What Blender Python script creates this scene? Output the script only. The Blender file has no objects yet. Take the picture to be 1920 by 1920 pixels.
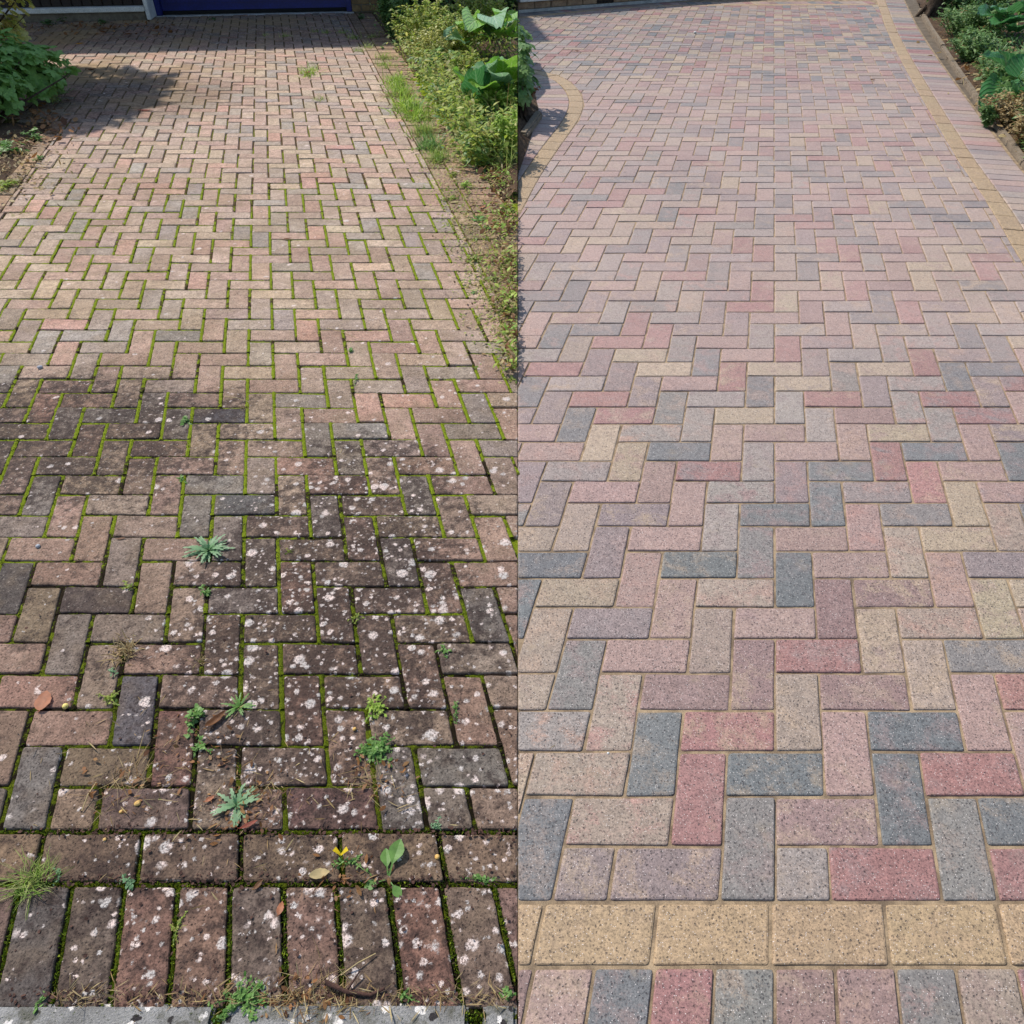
import bpy, bmesh, math, random
import numpy as np
from mathutils import Vector, Matrix
random.seed(11)
C = bpy.context.scene
COL = C.collection
R_ = math.radians

# ------------------------------------------------------------------ camera, light, exposure
HC, FPX, CX, YH = 1.49, 1424.0, 971.0, -280.0          # eye height, focal length / optical axis / horizon in photograph pixels
PITCH = math.atan((960 - YH) / FPX)
CP, SP = math.cos(PITCH), math.sin(PITCH)
KH = HC / CP
cam = bpy.data.cameras.new('camera')
cam.sensor_width = 36.0
cam.lens = FPX / 1920 * 36.0
cam.shift_x = -(CX - 960) / 1920
cam.clip_start, cam.clip_end = 0.05, 300
co = bpy.data.objects.new('camera', cam); COL.objects.link(co)
co.location = (0, 0, HC); co.rotation_euler = (math.pi / 2 - PITCH, 0, 0)
C.camera = co

SUN_EL, SUN_AZ = R_(50), R_(-46)                        # azimuth measured from +Y towards +X
world = bpy.data.worlds.new('World'); C.world = world; world.use_nodes = True
wn = world.node_tree.nodes; wl = world.node_tree.links
bg = wn.get('Background') or wn.new('ShaderNodeBackground')
sky = wn.new('ShaderNodeTexSky'); sky.sky_type = 'NISHITA'; sky.sun_disc = False
sky.sun_elevation = SUN_EL; sky.sun_rotation = SUN_AZ
wl.new(sky.outputs[0], bg.inputs[0]); bg.inputs[1].default_value = 0.15
sl = bpy.data.lights.new('sun', 'SUN'); sl.energy = 4.1; sl.angle = R_(1.0); sl.color = (1.0, 0.945, 0.87)
so = bpy.data.objects.new('sun', sl); COL.objects.link(so)
sdir = Vector((math.sin(SUN_AZ) * math.cos(SUN_EL), math.cos(SUN_AZ) * math.cos(SUN_EL), math.sin(SUN_EL)))
so.rotation_euler = sdir.to_track_quat('Z', 'Y').to_euler(); so.location = (-5, 5, 8)
C.view_settings.view_transform = 'Standard'; C.view_settings.look = 'None'
C.view_settings.exposure = 0.18; C.view_settings.gamma = 1.0; C.view_settings.use_curve_mapping = False

# ------------------------------------------------------------------ helpers
def G(x, y, z=0.0):
    "point of the ground (or of the level z) seen at photograph pixel x, y"
    V = y - YH
    h = HC - z
    zc = FPX * h / (V * CP)
    return Vector(((x - CX) * h / (V * CP), (zc - h * SP) / CP, z))
def proj(p):
    zc = p[1] * CP + (HC - p[2]) * SP
    if zc < 0.05: return (-9999, -9999)
    yc = -p[1] * SP + (HC - p[2]) * CP
    return (CX + FPX * p[0] / zc, 960 + FPX * yc / zc)
def lin(c): return tuple(((v / 255) / 12.92 if v <= 10 else ((v / 255 + 0.055) / 1.055) ** 2.4) for v in c)
def rgba(c): return (*lin(c), 1.0)
def tag(o, label=None, cat=None, group=None, kind=None):
    if label: o['label'] = label
    if cat: o['category'] = cat
    if group: o['group'] = group
    if kind: o['kind'] = kind
    return o
def empty(name, loc=(0, 0, 0), **kw):
    o = bpy.data.objects.new(name, None); COL.objects.link(o); o.location = loc; o.empty_display_size = 0.1
    return tag(o, **kw)
def link(name, me, parent=None, loc=None):
    o = bpy.data.objects.new(name, me); COL.objects.link(o)
    if parent: o.parent = parent
    if loc is not None: o.location = loc
    return o

class MB:
    def __init__(s): s.v = []; s.f = []; s.mi = []; s.c = []
    def add(s, vs, fs, mi=0, col=None):
        n = len(s.v); s.v.extend(vs)
        for f in fs: s.f.append(tuple(i + n for i in f)); s.mi.append(mi)
        if col is not None: s.c.extend([col] * len(vs))
    def box(s, x0, x1, y0, y1, z0, z1, mi=0, bev=0.0):
        b = bev
        if b <= 0:
            vs = [(x, y, z) for z in (z0, z1) for x, y in ((x0, y0), (x1, y0), (x1, y1), (x0, y1))]
            s.add(vs, [(3, 2, 1, 0), (4, 5, 6, 7), (0, 1, 5, 4), (1, 2, 6, 5), (2, 3, 7, 6), (3, 0, 4, 7)], mi)
        else:
            bm = bmesh.new(); bmesh.ops.create_cube(bm, size=1)
            for v in bm.verts: v.co = ((x0 + x1) / 2 + v.co.x * (x1 - x0), (y0 + y1) / 2 + v.co.y * (y1 - y0), (z0 + z1) / 2 + v.co.z * (z1 - z0))
            bmesh.ops.bevel(bm, geom=bm.edges[:], offset=b, segments=2, affect='EDGES')
            bm.verts.index_update()
            s.add([tuple(v.co) for v in bm.verts], [tuple(v.index for v in f.verts) for f in bm.faces], mi); bm.free()
    def tube(s, pts, r0, r1=None, k=4, mi=0):
        r1 = r0 if r1 is None else r1
        n = len(s.v); m = len(pts)
        for i, p in enumerate(pts):
            p = Vector(p); d = (Vector(pts[min(i + 1, m - 1)]) - Vector(pts[max(i - 1, 0)])).normalized()
            a = d.orthogonal().normalized(); b = d.cross(a); r = r0 + (r1 - r0) * i / max(m - 1, 1)
            for j in range(k):
                t = 2 * math.pi * j / k; s.v.append(tuple(p + a * r * math.cos(t) + b * r * math.sin(t)))
        for i in range(m - 1):
            for j in range(k):
                s.f.append((n + i * k + j, n + i * k + (j + 1) % k, n + (i + 1) * k + (j + 1) % k, n + (i + 1) * k + j)); s.mi.append(mi)
    def build(s, name, mats, parent=None, loc=None, smooth=False, clip=None):
        "clip: +1 keeps the side x > 0, -1 keeps x < 0 (beds trimmed flush along the line where the two drives meet)"
        me = bpy.data.meshes.new(name); me.from_pydata(s.v, [], s.f)
        mats = mats if isinstance(mats, (list, tuple)) else [mats]
        for m in mats: me.materials.append(m)
        if len(mats) > 1: me.polygons.foreach_set('material_index', s.mi)
        if s.c:
            a = me.color_attributes.new('tint', 'FLOAT_COLOR', 'POINT'); a.data.foreach_set('color', np.array(s.c, dtype=np.float32).ravel())
        if smooth: me.polygons.foreach_set('use_smooth', [True] * len(me.polygons))
        if clip:
            ox = loc[0] if loc is not None else 0.0
            bm = bmesh.new(); bm.from_mesh(me)
            bmesh.ops.bisect_plane(bm, geom=bm.verts[:] + bm.edges[:] + bm.faces[:], plane_co=(-ox + 0.003 * clip, 0, 0), plane_no=(-clip, 0, 0), clear_outer=True)
            bm.to_mesh(me); bm.free()
        me.update()
        return link(name, me, parent, loc)

# ------------------------------------------------------------------ materials
class N:
    def __init__(s, name):
        s.m = bpy.data.materials.new(name); s.m.use_nodes = True; s.t = s.m.node_tree; s.t.nodes.clear()
        s.out = s.t.nodes.new('ShaderNodeOutputMaterial')
    def n(s, typ, **kw):
        nd = s.t.nodes.new('ShaderNode' + typ)
        for k, v in kw.items():
            setattr(nd, k, v)
        return nd
    def set(s, sock, v):
        if hasattr(v, 'is_linked') or isinstance(v, bpy.types.NodeSocket): s.t.links.new(v, sock)
        else: sock.default_value = v
    def math(s, op, a, b=0.0, c=None, clamp=False):
        nd = s.n('Math', operation=op, use_clamp=clamp); s.set(nd.inputs[0], a); s.set(nd.inputs[1], b)
        if c is not None: s.set(nd.inputs[2], c)
        return nd.outputs[0]
    def vadd(s, a, b, op='ADD'):
        nd = s.n('VectorMath', operation=op); s.set(nd.inputs[0], a); s.set(nd.inputs[1], b); return nd.outputs[0]
    def vscale(s, a, k):
        nd = s.n('VectorMath', operation='SCALE'); s.set(nd.inputs[0], a); s.set(nd.inputs[3], k); return nd.outputs[0]
    def noise(s, vec, scale, detail=3, rough=0.55, dist=0.0, color=False):
        nd = s.n('TexNoise'); s.set(nd.inputs['Vector'], vec); nd.inputs['Scale'].default_value = scale
        nd.inputs['Detail'].default_value = detail; nd.inputs['Roughness'].default_value = rough; nd.inputs['Distortion'].default_value = dist
        return nd.outputs['Color'] if color else nd.outputs['Fac']
    def voro(s, vec, scale, rnd=1.0):
        nd = s.n('TexVoronoi'); s.set(nd.inputs['Vector'], vec); nd.inputs['Scale'].default_value = scale; nd.inputs['Randomness'].default_value = rnd
        return nd.outputs['Distance'], nd.outputs['Color']
    def ramp(s, fac, lo, hi, a=0.0, b=1.0):
        nd = s.n('MapRange', interpolation_type='SMOOTHSTEP'); s.set(nd.inputs[0], fac)
        s.set(nd.inputs[1], lo); s.set(nd.inputs[2], hi); s.set(nd.inputs[3], a); s.set(nd.inputs[4], b)
        return nd.outputs[0]
    def mix(s, fac, a, b, blend='MIX'):
        nd = s.n('Mix', data_type='RGBA', blend_type=blend); s.set(nd.inputs[0], fac); s.set(nd.inputs[6], a); s.set(nd.inputs[7], b)
        return nd.outputs[2]
    def cramp(s, fac, stops):
        nd = s.n('ValToRGB'); s.set(nd.inputs[0], fac); e = nd.color_ramp.elements
        while len(e) < len(stops): e.new(0.5)
        for el, (p, c) in zip(e, stops): el.position = p; el.color = c
        return nd.outputs[0]
    def sep(s, v):
        nd = s.n('SeparateXYZ'); s.set(nd.inputs[0], v); return nd.outputs
    def bump(s, h, strength=0.5, dist=0.002, normal=None):
        nd = s.n('Bump'); s.set(nd.inputs['Height'], h); nd.inputs['Strength'].default_value = strength; nd.inputs['Distance'].default_value = dist
        if normal is not None: s.set(nd.inputs['Normal'], normal)
        return nd.outputs[0]
    def pos(s): return s.n('NewGeometry').outputs['Position']
    def bsdf(s, col, rough=0.8, normal=None, spec=0.3, **kw):
        nd = s.n('BsdfPrincipled'); s.set(nd.inputs['Base Color'], col); s.set(nd.inputs['Roughness'], rough)
        nd.inputs['Specular IOR Level'].default_value = spec
        if normal is not None: s.set(nd.inputs['Normal'], normal)
        s.t.links.new(nd.outputs[0], s.out.inputs[0]); return nd
    def leaf(s, col, rough=0.5, trans=0.35, normal=None, tcol=None):
        nd = s.n('BsdfPrincipled'); s.set(nd.inputs['Base Color'], col); s.set(nd.inputs['Roughness'], rough); nd.inputs['Specular IOR Level'].default_value = 0.35
        if normal is not None: s.set(nd.inputs['Normal'], normal)
        tr = s.n('BsdfTranslucent'); s.set(tr.inputs[0], tcol if tcol is not None else col)
        mx = s.n('MixShader'); mx.inputs[0].default_value = trans
        s.t.links.new(nd.outputs[0], mx.inputs[1]); s.t.links.new(tr.outputs[0], mx.inputs[2]); s.t.links.new(mx.outputs[0], s.out.inputs[0])

def paver_inputs(q, joined):
    "tint of the single brick and a random vector that gives each brick its own grain"
    if joined:
        a = q.n('Attribute', attribute_name='tint'); col, alpha = a.outputs['Color'], a.outputs['Alpha']
        rnd = q.n('NewGeometry').outputs['Random Per Island']
    else:
        o = q.n('ObjectInfo'); col, alpha, rnd = o.outputs['Color'], o.outputs['Alpha'], o.outputs['Random']
    off = q.n('CombineXYZ'); q.set(off.inputs[0], q.math('MULTIPLY', rnd, 37.0)); q.set(off.inputs[1], q.math('MULTIPLY', rnd, 91.0)); q.set(off.inputs[2], q.math('MULTIPLY', rnd, 13.0))
    return col, alpha, rnd, off.outputs[0]

def mat_fresh(joined, name):
    q = N(name); col, alpha, rnd, off = paver_inputs(q, joined)
    p = q.pos(); v = q.vadd(p, off)
    # brindle: cloudy change towards a second colour (mauve-grey, red or sand)
    cl = q.ramp(q.math('ADD', q.noise(v, 16, 3, 0.6, 0.4), q.math('MULTIPLY', q.math('SUBTRACT', q.noise(v, 230, 3, 0.8), 0.5), 0.7)), 0.44, 0.72)
    alt = q.cramp(rnd, [(0.0, rgba((124, 117, 116))), (0.3, rgba((160, 124, 116))), (0.6, rgba((166, 146, 122))), (1.0, rgba((142, 119, 116)))])
    c = q.mix(q.math('MULTIPLY', cl, alpha), col, alt)
    mt = q.noise(v, 60, 4, 0.7); c = q.mix(1.0, c, q.cramp(mt, [(0.25, (0.72, 0.72, 0.72, 1)), (0.75, (1.22, 1.2, 1.18, 1))]), 'MULTIPLY')
    gr = q.noise(v, 210, 4, 0.8); c = q.mix(1.0, c, q.cramp(gr, [(0.36, (0.42, 0.40, 0.41, 1)), (0.46, (0.95, 0.95, 0.95, 1)), (0.64, (1.38, 1.37, 1.35, 1))]), 'MULTIPLY')
    sy = q.sep(p)[1]; mid_pale = q.math('MULTIPLY', q.math('MULTIPLY', q.ramp(sy, 1.2, 3.4), q.ramp(sy, 9.0, 6.5)), q.ramp(q.noise(p, 1.6, 3, 0.6), 0.25, 0.7, 0.18, 0.46))
    c = q.mix(q.math('MULTIPLY', mid_pale, q.ramp(alpha, 0.125, 0.15)), c, rgba((182, 157, 146)))  # tint paler over the middle depth, less near and far back
    c = q.mix(q.math('MULTIPLY', q.ramp(q.noise(v, 105, 5, 0.75), 0.56, 0.66), 0.42), c, rgba((86, 72, 70)))
    c = q.mix(q.ramp(q.noise(p, 6.5, 5, 0.7), 0.57, 0.74, 0.0, 0.45), c, rgba((160, 141, 116)))
    d1, k1 = q.voro(q.vadd(v, q.vscale(q.noise(v, 150, 3, color=True), 0.008)), 150); pit = q.math('MULTIPLY', q.ramp(d1, 0.36, 0.16), q.ramp(q.sep(k1)[0], 0.60, 0.64))
    d2, k2 = q.voro(q.vadd(v, (3, 7, 1)), 330); grain = q.math('MULTIPLY', q.ramp(d2, 0.36, 0.2), q.ramp(q.sep(k2)[1], 0.86, 0.89))
    c = q.mix(q.math('MULTIPLY', pit, 0.62), c, rgba((66, 56, 56)))
    c = q.mix(q.math('MULTIPLY', grain, 0.75), c, rgba((226, 216, 208)))
    h = q.math('SUBTRACT', q.math('ADD', q.math('MULTIPLY', gr, 1.0), q.math('MULTIPLY', mt, 1.0)), q.math('MULTIPLY', pit, 1.1))
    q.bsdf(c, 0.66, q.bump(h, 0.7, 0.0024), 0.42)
    return q.m

def spread(q, p):
    "how overgrown the old drive is: heavy near the road end, thinning out towards the garage and the left edge, with painted bush and garage shade"
    s = q.sep(p); w = q.math('MULTIPLY', q.math('SUBTRACT', q.noise(p, 2.3, 3, 0.6), 0.5), 1.9)
    near = q.ramp(q.math('ADD', s[1], w), 3.5, 1.0)
    mid = q.ramp(q.math('ABSOLUTE', q.math('ADD', q.math('ADD', s[0], 0.45), q.math('MULTIPLY', w, 0.25))), 1.05, 0.3)
    wx = q.math('ADD', s[0], q.math('MULTIPLY', w, 0.12)); wy = q.math('ADD', s[1], q.math('MULTIPLY', w, 0.16))
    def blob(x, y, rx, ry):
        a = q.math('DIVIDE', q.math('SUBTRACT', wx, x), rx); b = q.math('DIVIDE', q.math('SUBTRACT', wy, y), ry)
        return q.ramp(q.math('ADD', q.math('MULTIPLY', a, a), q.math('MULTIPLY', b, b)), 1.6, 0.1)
    grime_shade = q.math('MAXIMUM', blob(-0.50, 1.35, 0.40, 0.72), q.math('MULTIPLY', blob(-1.6, 2.1, 0.75, 0.42), 0.95)); grime_shade = q.math('MAXIMUM', grime_shade, q.math('MULTIPLY', blob(-0.45, 0.6, 0.5, 0.35), 0.4))
    grime_shade = q.math('MAXIMUM', grime_shade, q.math('MULTIPLY', blob(-3.5, 6.7, 1.25, 1.0), 0.75)); grime_shade = q.math('MAXIMUM', grime_shade, q.math('MULTIPLY', q.ramp(wy, 8.4, 9.3), 0.7))  # bush and garage shadow areas darkened here, shade painted in with the dirt
    return near, mid, s, grime_shade

def mat_old(joined, name):
    q = N(name); col, alpha, rnd, off = paver_inputs(q, joined)
    p = q.pos(); v = q.vadd(p, off); near, mid, s, grime_shade = spread(q, p)
    mt = q.noise(v, 38, 4, 0.7); c = q.mix(1.0, col, q.cramp(mt, [(0.28, (0.66, 0.64, 0.62, 1)), (0.72, (1.28, 1.26, 1.22, 1))]), 'MULTIPLY')
    cl = q.ramp(q.noise(v, 12, 2, 0.5), 0.45, 0.7); c = q.mix(q.math('MULTIPLY', cl, 0.45), c, rgba((150, 132, 110)))
    gr = q.noise(v, 190, 5, 0.85); c = q.mix(1.0, c, q.cramp(gr, [(0.37, (0.34, 0.32, 0.31, 1)), (0.47, (0.95, 0.95, 0.95, 1)), (0.63, (1.5, 1.48, 1.45, 1))]), 'MULTIPLY')
    # ingrained dirt over the near half, dirt and painted shade at the far shadows, then black biofilm in blots of a centimetre or two
    mid_dirt = q.math('MULTIPLY', q.math('MULTIPLY', q.ramp(s[1], 1.5, 2.6), q.ramp(s[1], 6.0, 4.2)), q.ramp(q.noise(p, 3.1, 4, 0.6), 0.3, 0.65))
    c = q.mix(q.math('MULTIPLY', mid_dirt, 0.85), c, q.mix(1.0, c, (0.74, 0.70, 0.65, 1), 'MULTIPLY'))
    c = q.mix(q.math('MULTIPLY', q.math('MAXIMUM', near, grime_shade), q.ramp(q.noise(p, 5, 4, 0.65), 0.2, 0.6, 0.7, 1.0)), c, q.mix(1.0, c, (0.47, 0.43, 0.41, 1), 'MULTIPLY'))
    bl = q.math('ADD', q.math('ADD', q.math('MULTIPLY', q.noise(v, 34, 5, 0.72), 0.75), q.math('MULTIPLY', q.noise(p, 5.5, 3, 0.6), 0.3)), q.math('ADD', q.math('MULTIPLY', near, 0.05), q.math('MULTIPLY', grime_shade, 0.15)))
    film = q.math('MULTIPLY', q.ramp(bl, 0.55, 0.75), q.math('MINIMUM', q.math('ADD', near, grime_shade), 1.0))
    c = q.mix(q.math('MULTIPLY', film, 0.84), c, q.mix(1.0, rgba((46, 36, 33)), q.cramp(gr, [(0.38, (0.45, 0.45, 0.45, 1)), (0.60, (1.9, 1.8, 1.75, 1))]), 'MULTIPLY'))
    # small dark freckles
    d1, k1 = q.voro(v, 150); pit = q.math('MULTIPLY', q.ramp(d1, 0.34, 0.15), q.ramp(q.sep(k1)[0], 0.66, 0.7))
    c = q.mix(q.math('MULTIPLY', pit, 0.6), c, rgba((44, 36, 33)))
    # grey-white lichen discs in three sizes
    wob = q.vscale(q.vadd(q.noise(p, 120, 5, 0.75, color=True), (-0.5, -0.5, -0.5)), 0.021)
    flat = q.vadd(p, (1, 1, 0), 'MULTIPLY'); pv = q.vadd(flat, q.vadd(wob, (1, 1, 0), 'MULTIPLY'))
    dens = q.math('MULTIPLY', q.math('MULTIPLY', near, q.ramp(s[0], -1.15, -0.62, 0.35, 1.0)), q.math('ADD', q.math('ADD', q.math('MULTIPLY', mid, 0.40), q.math('MULTIPLY', grime_shade, 0.62)), q.math('MULTIPLY', q.ramp(s[1], 1.2, 0.6), q.ramp(s[0], -0.75, -0.2, 0.12, 0.5))))
    tot = None
    for sc, lo, k, sh in ((24, 0.27, 0.46, 0.0), (40, 0.27, 0.58, 5.3), (78, 0.25, 0.62, 11.7)):
        dd, kk = q.voro(q.vadd(pv, (sh, sh * 2, 0)), sc); kr = q.sep(kk)
        keep = q.math('GREATER_THAN', q.math('MULTIPLY', dens, k), q.math('ADD', kr[0], q.math('MULTIPLY', q.math('SUBTRACT', q.noise(p, 9, 2), 0.5), 0.5)))
        rad = q.math('ADD', q.math('MULTIPLY', kr[1], 0.30), lo - 0.12)
        sp = q.math('MULTIPLY', keep, q.ramp(dd, rad, q.math('SUBTRACT', rad, 0.13)))
        tot = sp if tot is None else q.math('MAXIMUM', tot, sp)
    brk = q.ramp(q.noise(p, 230, 4, 0.85), 0.40, 0.5, 0.12, 1.0)
    lich = q.math('MULTIPLY', tot, brk)
    lc = q.mix(q.ramp(q.noise(p, 26, 3), 0.35, 0.65), rgba((234, 212, 200)), rgba((200, 193, 186)))
    c = q.mix(q.math('MULTIPLY', lich, 0.92), c, lc)
    fleck = q.math('MULTIPLY', q.ramp(q.noise(p, 95, 4, 0.75), 0.58, 0.68), q.math('MULTIPLY', q.ramp(s[1], 0.5, 2.0), q.ramp(s[1], 6.5, 4.5)))
    c = q.mix(q.math('MULTIPLY', fleck, 0.62), c, rgba((196, 184, 168)))
    # far part: thin dry silt over the bricks
    silt = q.math('MULTIPLY', q.ramp(q.noise(p, 1.1, 4, 0.6), 0.44, 0.62), q.math('MULTIPLY', q.ramp(s[1], 5.5, 7.5), q.ramp(s[0], -2.0, -3.0)))
    c = q.mix(q.math('MULTIPLY', silt, 0.8), c, rgba((150, 126, 92)))
    h = q.math('ADD', q.math('SUBTRACT', q.math('ADD', gr, mt), pit), q.math('MULTIPLY', lich, 0.35))
    q.bsdf(c, 0.86, q.bump(h, 0.8, 0.0028), 0.22)
    return q.m

M_FRESH, M_FRESH_J = mat_fresh(False, 'fresh_paver'), mat_fresh(True, 'fresh_paver_far')
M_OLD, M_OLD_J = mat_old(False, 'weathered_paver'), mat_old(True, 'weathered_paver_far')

def simple(name, c1, c2, scale=30, rough=0.85, bs=0.5, bd=0.003, fine=250, spec=0.25):
    q = N(name); p = q.pos(); a = q.noise(p, scale, 4, 0.65); b = q.noise(p, fine, 3, 0.7)
    c = q.mix(q.ramp(a, 0.3, 0.7), rgba(c1), rgba(c2)); c = q.mix(1.0, c, q.cramp(b, [(0.3, (0.65, 0.65, 0.65, 1)), (0.7, (1.25, 1.25, 1.25, 1))]), 'MULTIPLY')
    q.bsdf(c, rough, q.bump(q.math('ADD', a, b), bs, bd), spec); return q.m
M_SAND = simple('jointing_sand', (170, 148, 118), (112, 96, 78), 17, 0.95, 0.6, 0.002, 420)
M_SOIL = simple('dark_soil', (70, 52, 38), (104, 82, 60), 9, 0.95, 1.0, 0.02, 90)
M_SANDY = simple('dry_silt', (116, 104, 88), (88, 78, 66), 9, 0.95, 0.8, 0.006, 120)
M_KERB = simple('old_concrete', (150, 150, 146), (186, 184, 178), 14, 0.9, 0.5, 0.003, 200)
M_TIMBER = simple('grey_edging', (140, 126, 108), (110, 98, 82), 22, 0.9, 0.6, 0.003, 160)
M_CLAD = simple('dark_brown_boards', (34, 22, 22), (24, 16, 17), 12, 0.45, 0.2, 0.001, 90, 0.4)
M_WHITE = simple('white_paint', (214, 214, 210), (196, 196, 190), 8, 0.5, 0.2, 0.001, 120, 0.4)
M_BLUE = simple('blue_paint', (12, 30, 110), (10, 24, 92), 4, 0.35, 0.05, 0.0005, 60, 0.5)
M_RUBBER = simple('black_seal', (14, 14, 15), (22, 22, 22), 10, 0.7)
M_STOCK = simple('yellow_stock_brick', (150, 122, 82), (112, 92, 66), 18, 0.9, 0.6, 0.003, 160)
M_STOCK2 = simple('buff_wall_brick', (166, 140, 112), (128, 104, 84), 18, 0.9, 0.6, 0.003, 160)
M_MORTAR = simple('grey_mortar', (128, 120, 106), (104, 96, 84), 20, 0.95)
M_ROOF = simple('grey_roof_felt', (70, 70, 70), (84, 84, 82), 6, 0.9)
M_BARK = simple('dark_bark', (52, 42, 34), (84, 70, 56), 30, 0.95, 1.0, 0.01, 140)
M_TWIG = simple('brown_twig', (88, 62, 52), (62, 44, 38), 60, 0.85)

def kerb_mat():
    q = N('lichened_concrete'); p = q.pos(); a = q.noise(p, 10, 4, 0.65); b = q.noise(p, 260, 3, 0.75)
    c = q.mix(q.ramp(a, 0.35, 0.65), rgba((128, 126, 122)), rgba((160, 158, 154)))
    c = q.mix(1.0, c, q.cramp(b, [(0.3, (0.62, 0.62, 0.62, 1)), (0.7, (1.2, 1.2, 1.2, 1))]), 'MULTIPLY')
    d, k = q.voro(q.vadd(p, q.vscale(q.noise(p, 90, 3, color=True), 0.02)), 52); kr = q.sep(k)
    c = q.mix(q.math('MULTIPLY', q.ramp(d, 0.42, 0.3), q.math('LESS_THAN', kr[0], 0.22)), c, rgba((54, 50, 50)))
    c = q.mix(q.math('MULTIPLY', q.ramp(d, 0.42, 0.34), q.math('GREATER_THAN', kr[0], 0.72)), c, rgba((228, 222, 214)))
    c = q.mix(q.ramp(q.noise(p, 16, 5, 0.75), 0.5, 0.66, 0, 0.75), c, rgba((84, 82, 68)))
    q.bsdf(c, 0.9, q.bump(q.math('ADD', b, a), 1.0, 0.004), 0.2); return q.m
M_KERBL = kerb_mat()

def moss_mat(name, joint):
    q = N(name); p = q.pos(); s = q.sep(p)
    a = q.noise(p, 26, 4, 0.7); b = q.noise(p, 330, 4, 0.8)
    green = q.cramp(b, [(0.3, rgba((62, 72, 12))), (0.5, rgba((128, 146, 28))), (0.7, rgba((194, 204, 62)))])
    if joint:
        patch = q.ramp(q.math('ADD', q.math('ADD', a, q.math('MULTIPLY', q.math('MULTIPLY', q.ramp(s[1], 1.2, 2.0), q.ramp(s[1], 5.0, 3.8)), 0.13)), q.math('MULTIPLY', q.math('SUBTRACT', q.noise(p, 3, 2), 0.5), 1.0)), 0.44, 0.56)
        gone = q.ramp(s[1], 7.0, 4.3)
        c = q.mix(q.math('MULTIPLY', patch, q.math('ADD', q.math('MULTIPLY', gone, 0.85), 0.05)), q.mix(q.ramp(s[1], 2.0, 4.0), q.mix(b, rgba((26, 21, 14)), rgba((66, 55, 38))), q.mix(b, rgba((52, 40, 26)), rgba((112, 92, 62)))), green)
    else: c = green
    if joint: c = q.mix(q.ramp(q.math('ADD', s[1], q.math('MULTIPLY', q.math('SUBTRACT', q.noise(p, 4, 2), 0.5), 1.2)), 1.9, 0.7), c, q.mix(1.0, c, (0.42, 0.42, 0.36, 1), 'MULTIPLY'))  # shade of the near joints painted in as darker moss and soil
    q.bsdf(c, 0.95, q.bump(b, 1.0, 0.006), 0.1); return q.m
M_JOINT = moss_mat('joint_soil_and_moss', True)
M_MOSS = moss_mat('moss', False)

def foliage_mat(name, cols, rough=0.5, trans=0.4, gloss_bump=0.0):
    q = N(name); g = q.n('NewGeometry'); r = g.outputs['Random Per Island']
    st = [((i / max(len(cols) - 1, 1)), rgba(c)) for i, c in enumerate(cols)]
    c = q.cramp(r, st); b = q.noise(g.outputs['Position'], 60, 3, 0.6)
    c = q.mix(1.0, c, q.cramp(b, [(0.3, (0.75, 0.78, 0.75, 1)), (0.7, (1.2, 1.18, 1.1, 1))]), 'MULTIPLY')
    q.leaf(c, rough, trans, q.bump(b, 0.3, 0.003)); return q.m
F_FRESH = foliage_mat('weed_green', [(92, 136, 62), (126, 164, 88), (108, 150, 76), (146, 176, 104)])
F_BLUE = foliage_mat('blue_green_leaf', [(108, 146, 104), (132, 168, 126), (148, 182, 142)])
F_LIME = foliage_mat('yellow_green_leaf', [(158, 178, 68), (184, 198, 94), (112, 148, 62), (206, 204, 122), (140, 132, 70), (148, 182, 82)], 0.55, 0.5)
F_GRASS = foliage_mat('grass_green', [(112, 150, 56), (144, 172, 78), (166, 182, 100), (190, 188, 128)], 0.5, 0.45)
F_GRASSY = foliage_mat('bright_grass', [(132, 170, 64), (162, 190, 80), (180, 198, 96)], 0.5, 0.45)
F_DRY = foliage_mat('straw', [(172, 150, 104), (144, 116, 76), (190, 172, 128), (110, 84, 58)], 0.7, 0.25)
F_DARK = foliage_mat('dark_shrub_leaf', [(50, 78, 42), (72, 104, 54), (98, 128, 74), (124, 146, 96)], 0.4, 0.3)
F_BUSH = foliage_mat('hedge_leaf', [(84, 132, 58), (112, 158, 78), (136, 176, 98), (98, 144, 70)], 0.45, 0.4)
F_GOLD = foliage_mat('golden_leaf', [(150, 156, 66), (190, 190, 104), (212, 206, 140), (116, 136, 58)], 0.45, 0.45)
F_CRANE = foliage_mat('dull_green_leaf', [(80, 114, 64), (104, 138, 78), (124, 154, 94), (92, 124, 58)], 0.5, 0.3)
F_BROWN = foliage_mat('dead_leaf_brown', [(120, 78, 46), (150, 104, 62), (96, 62, 40), (172, 132, 86)], 0.6, 0.3)
F_RUST = foliage_mat('rust_leaf', [(166, 104, 76), (178, 118, 86)], 0.6, 0.3)
F_RED = foliage_mat('red_leaf', [(128, 62, 44), (146, 70, 52)], 0.6, 0.3)
F_YELLOW = foliage_mat('yellow_petal', [(228, 196, 20), (236, 206, 40)], 0.5, 0.3)
F_MOSSY = foliage_mat('moss_tip', [(60, 76, 16), (84, 104, 20), (112, 134, 28), (150, 164, 44)], 0.8, 0.3)

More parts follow.
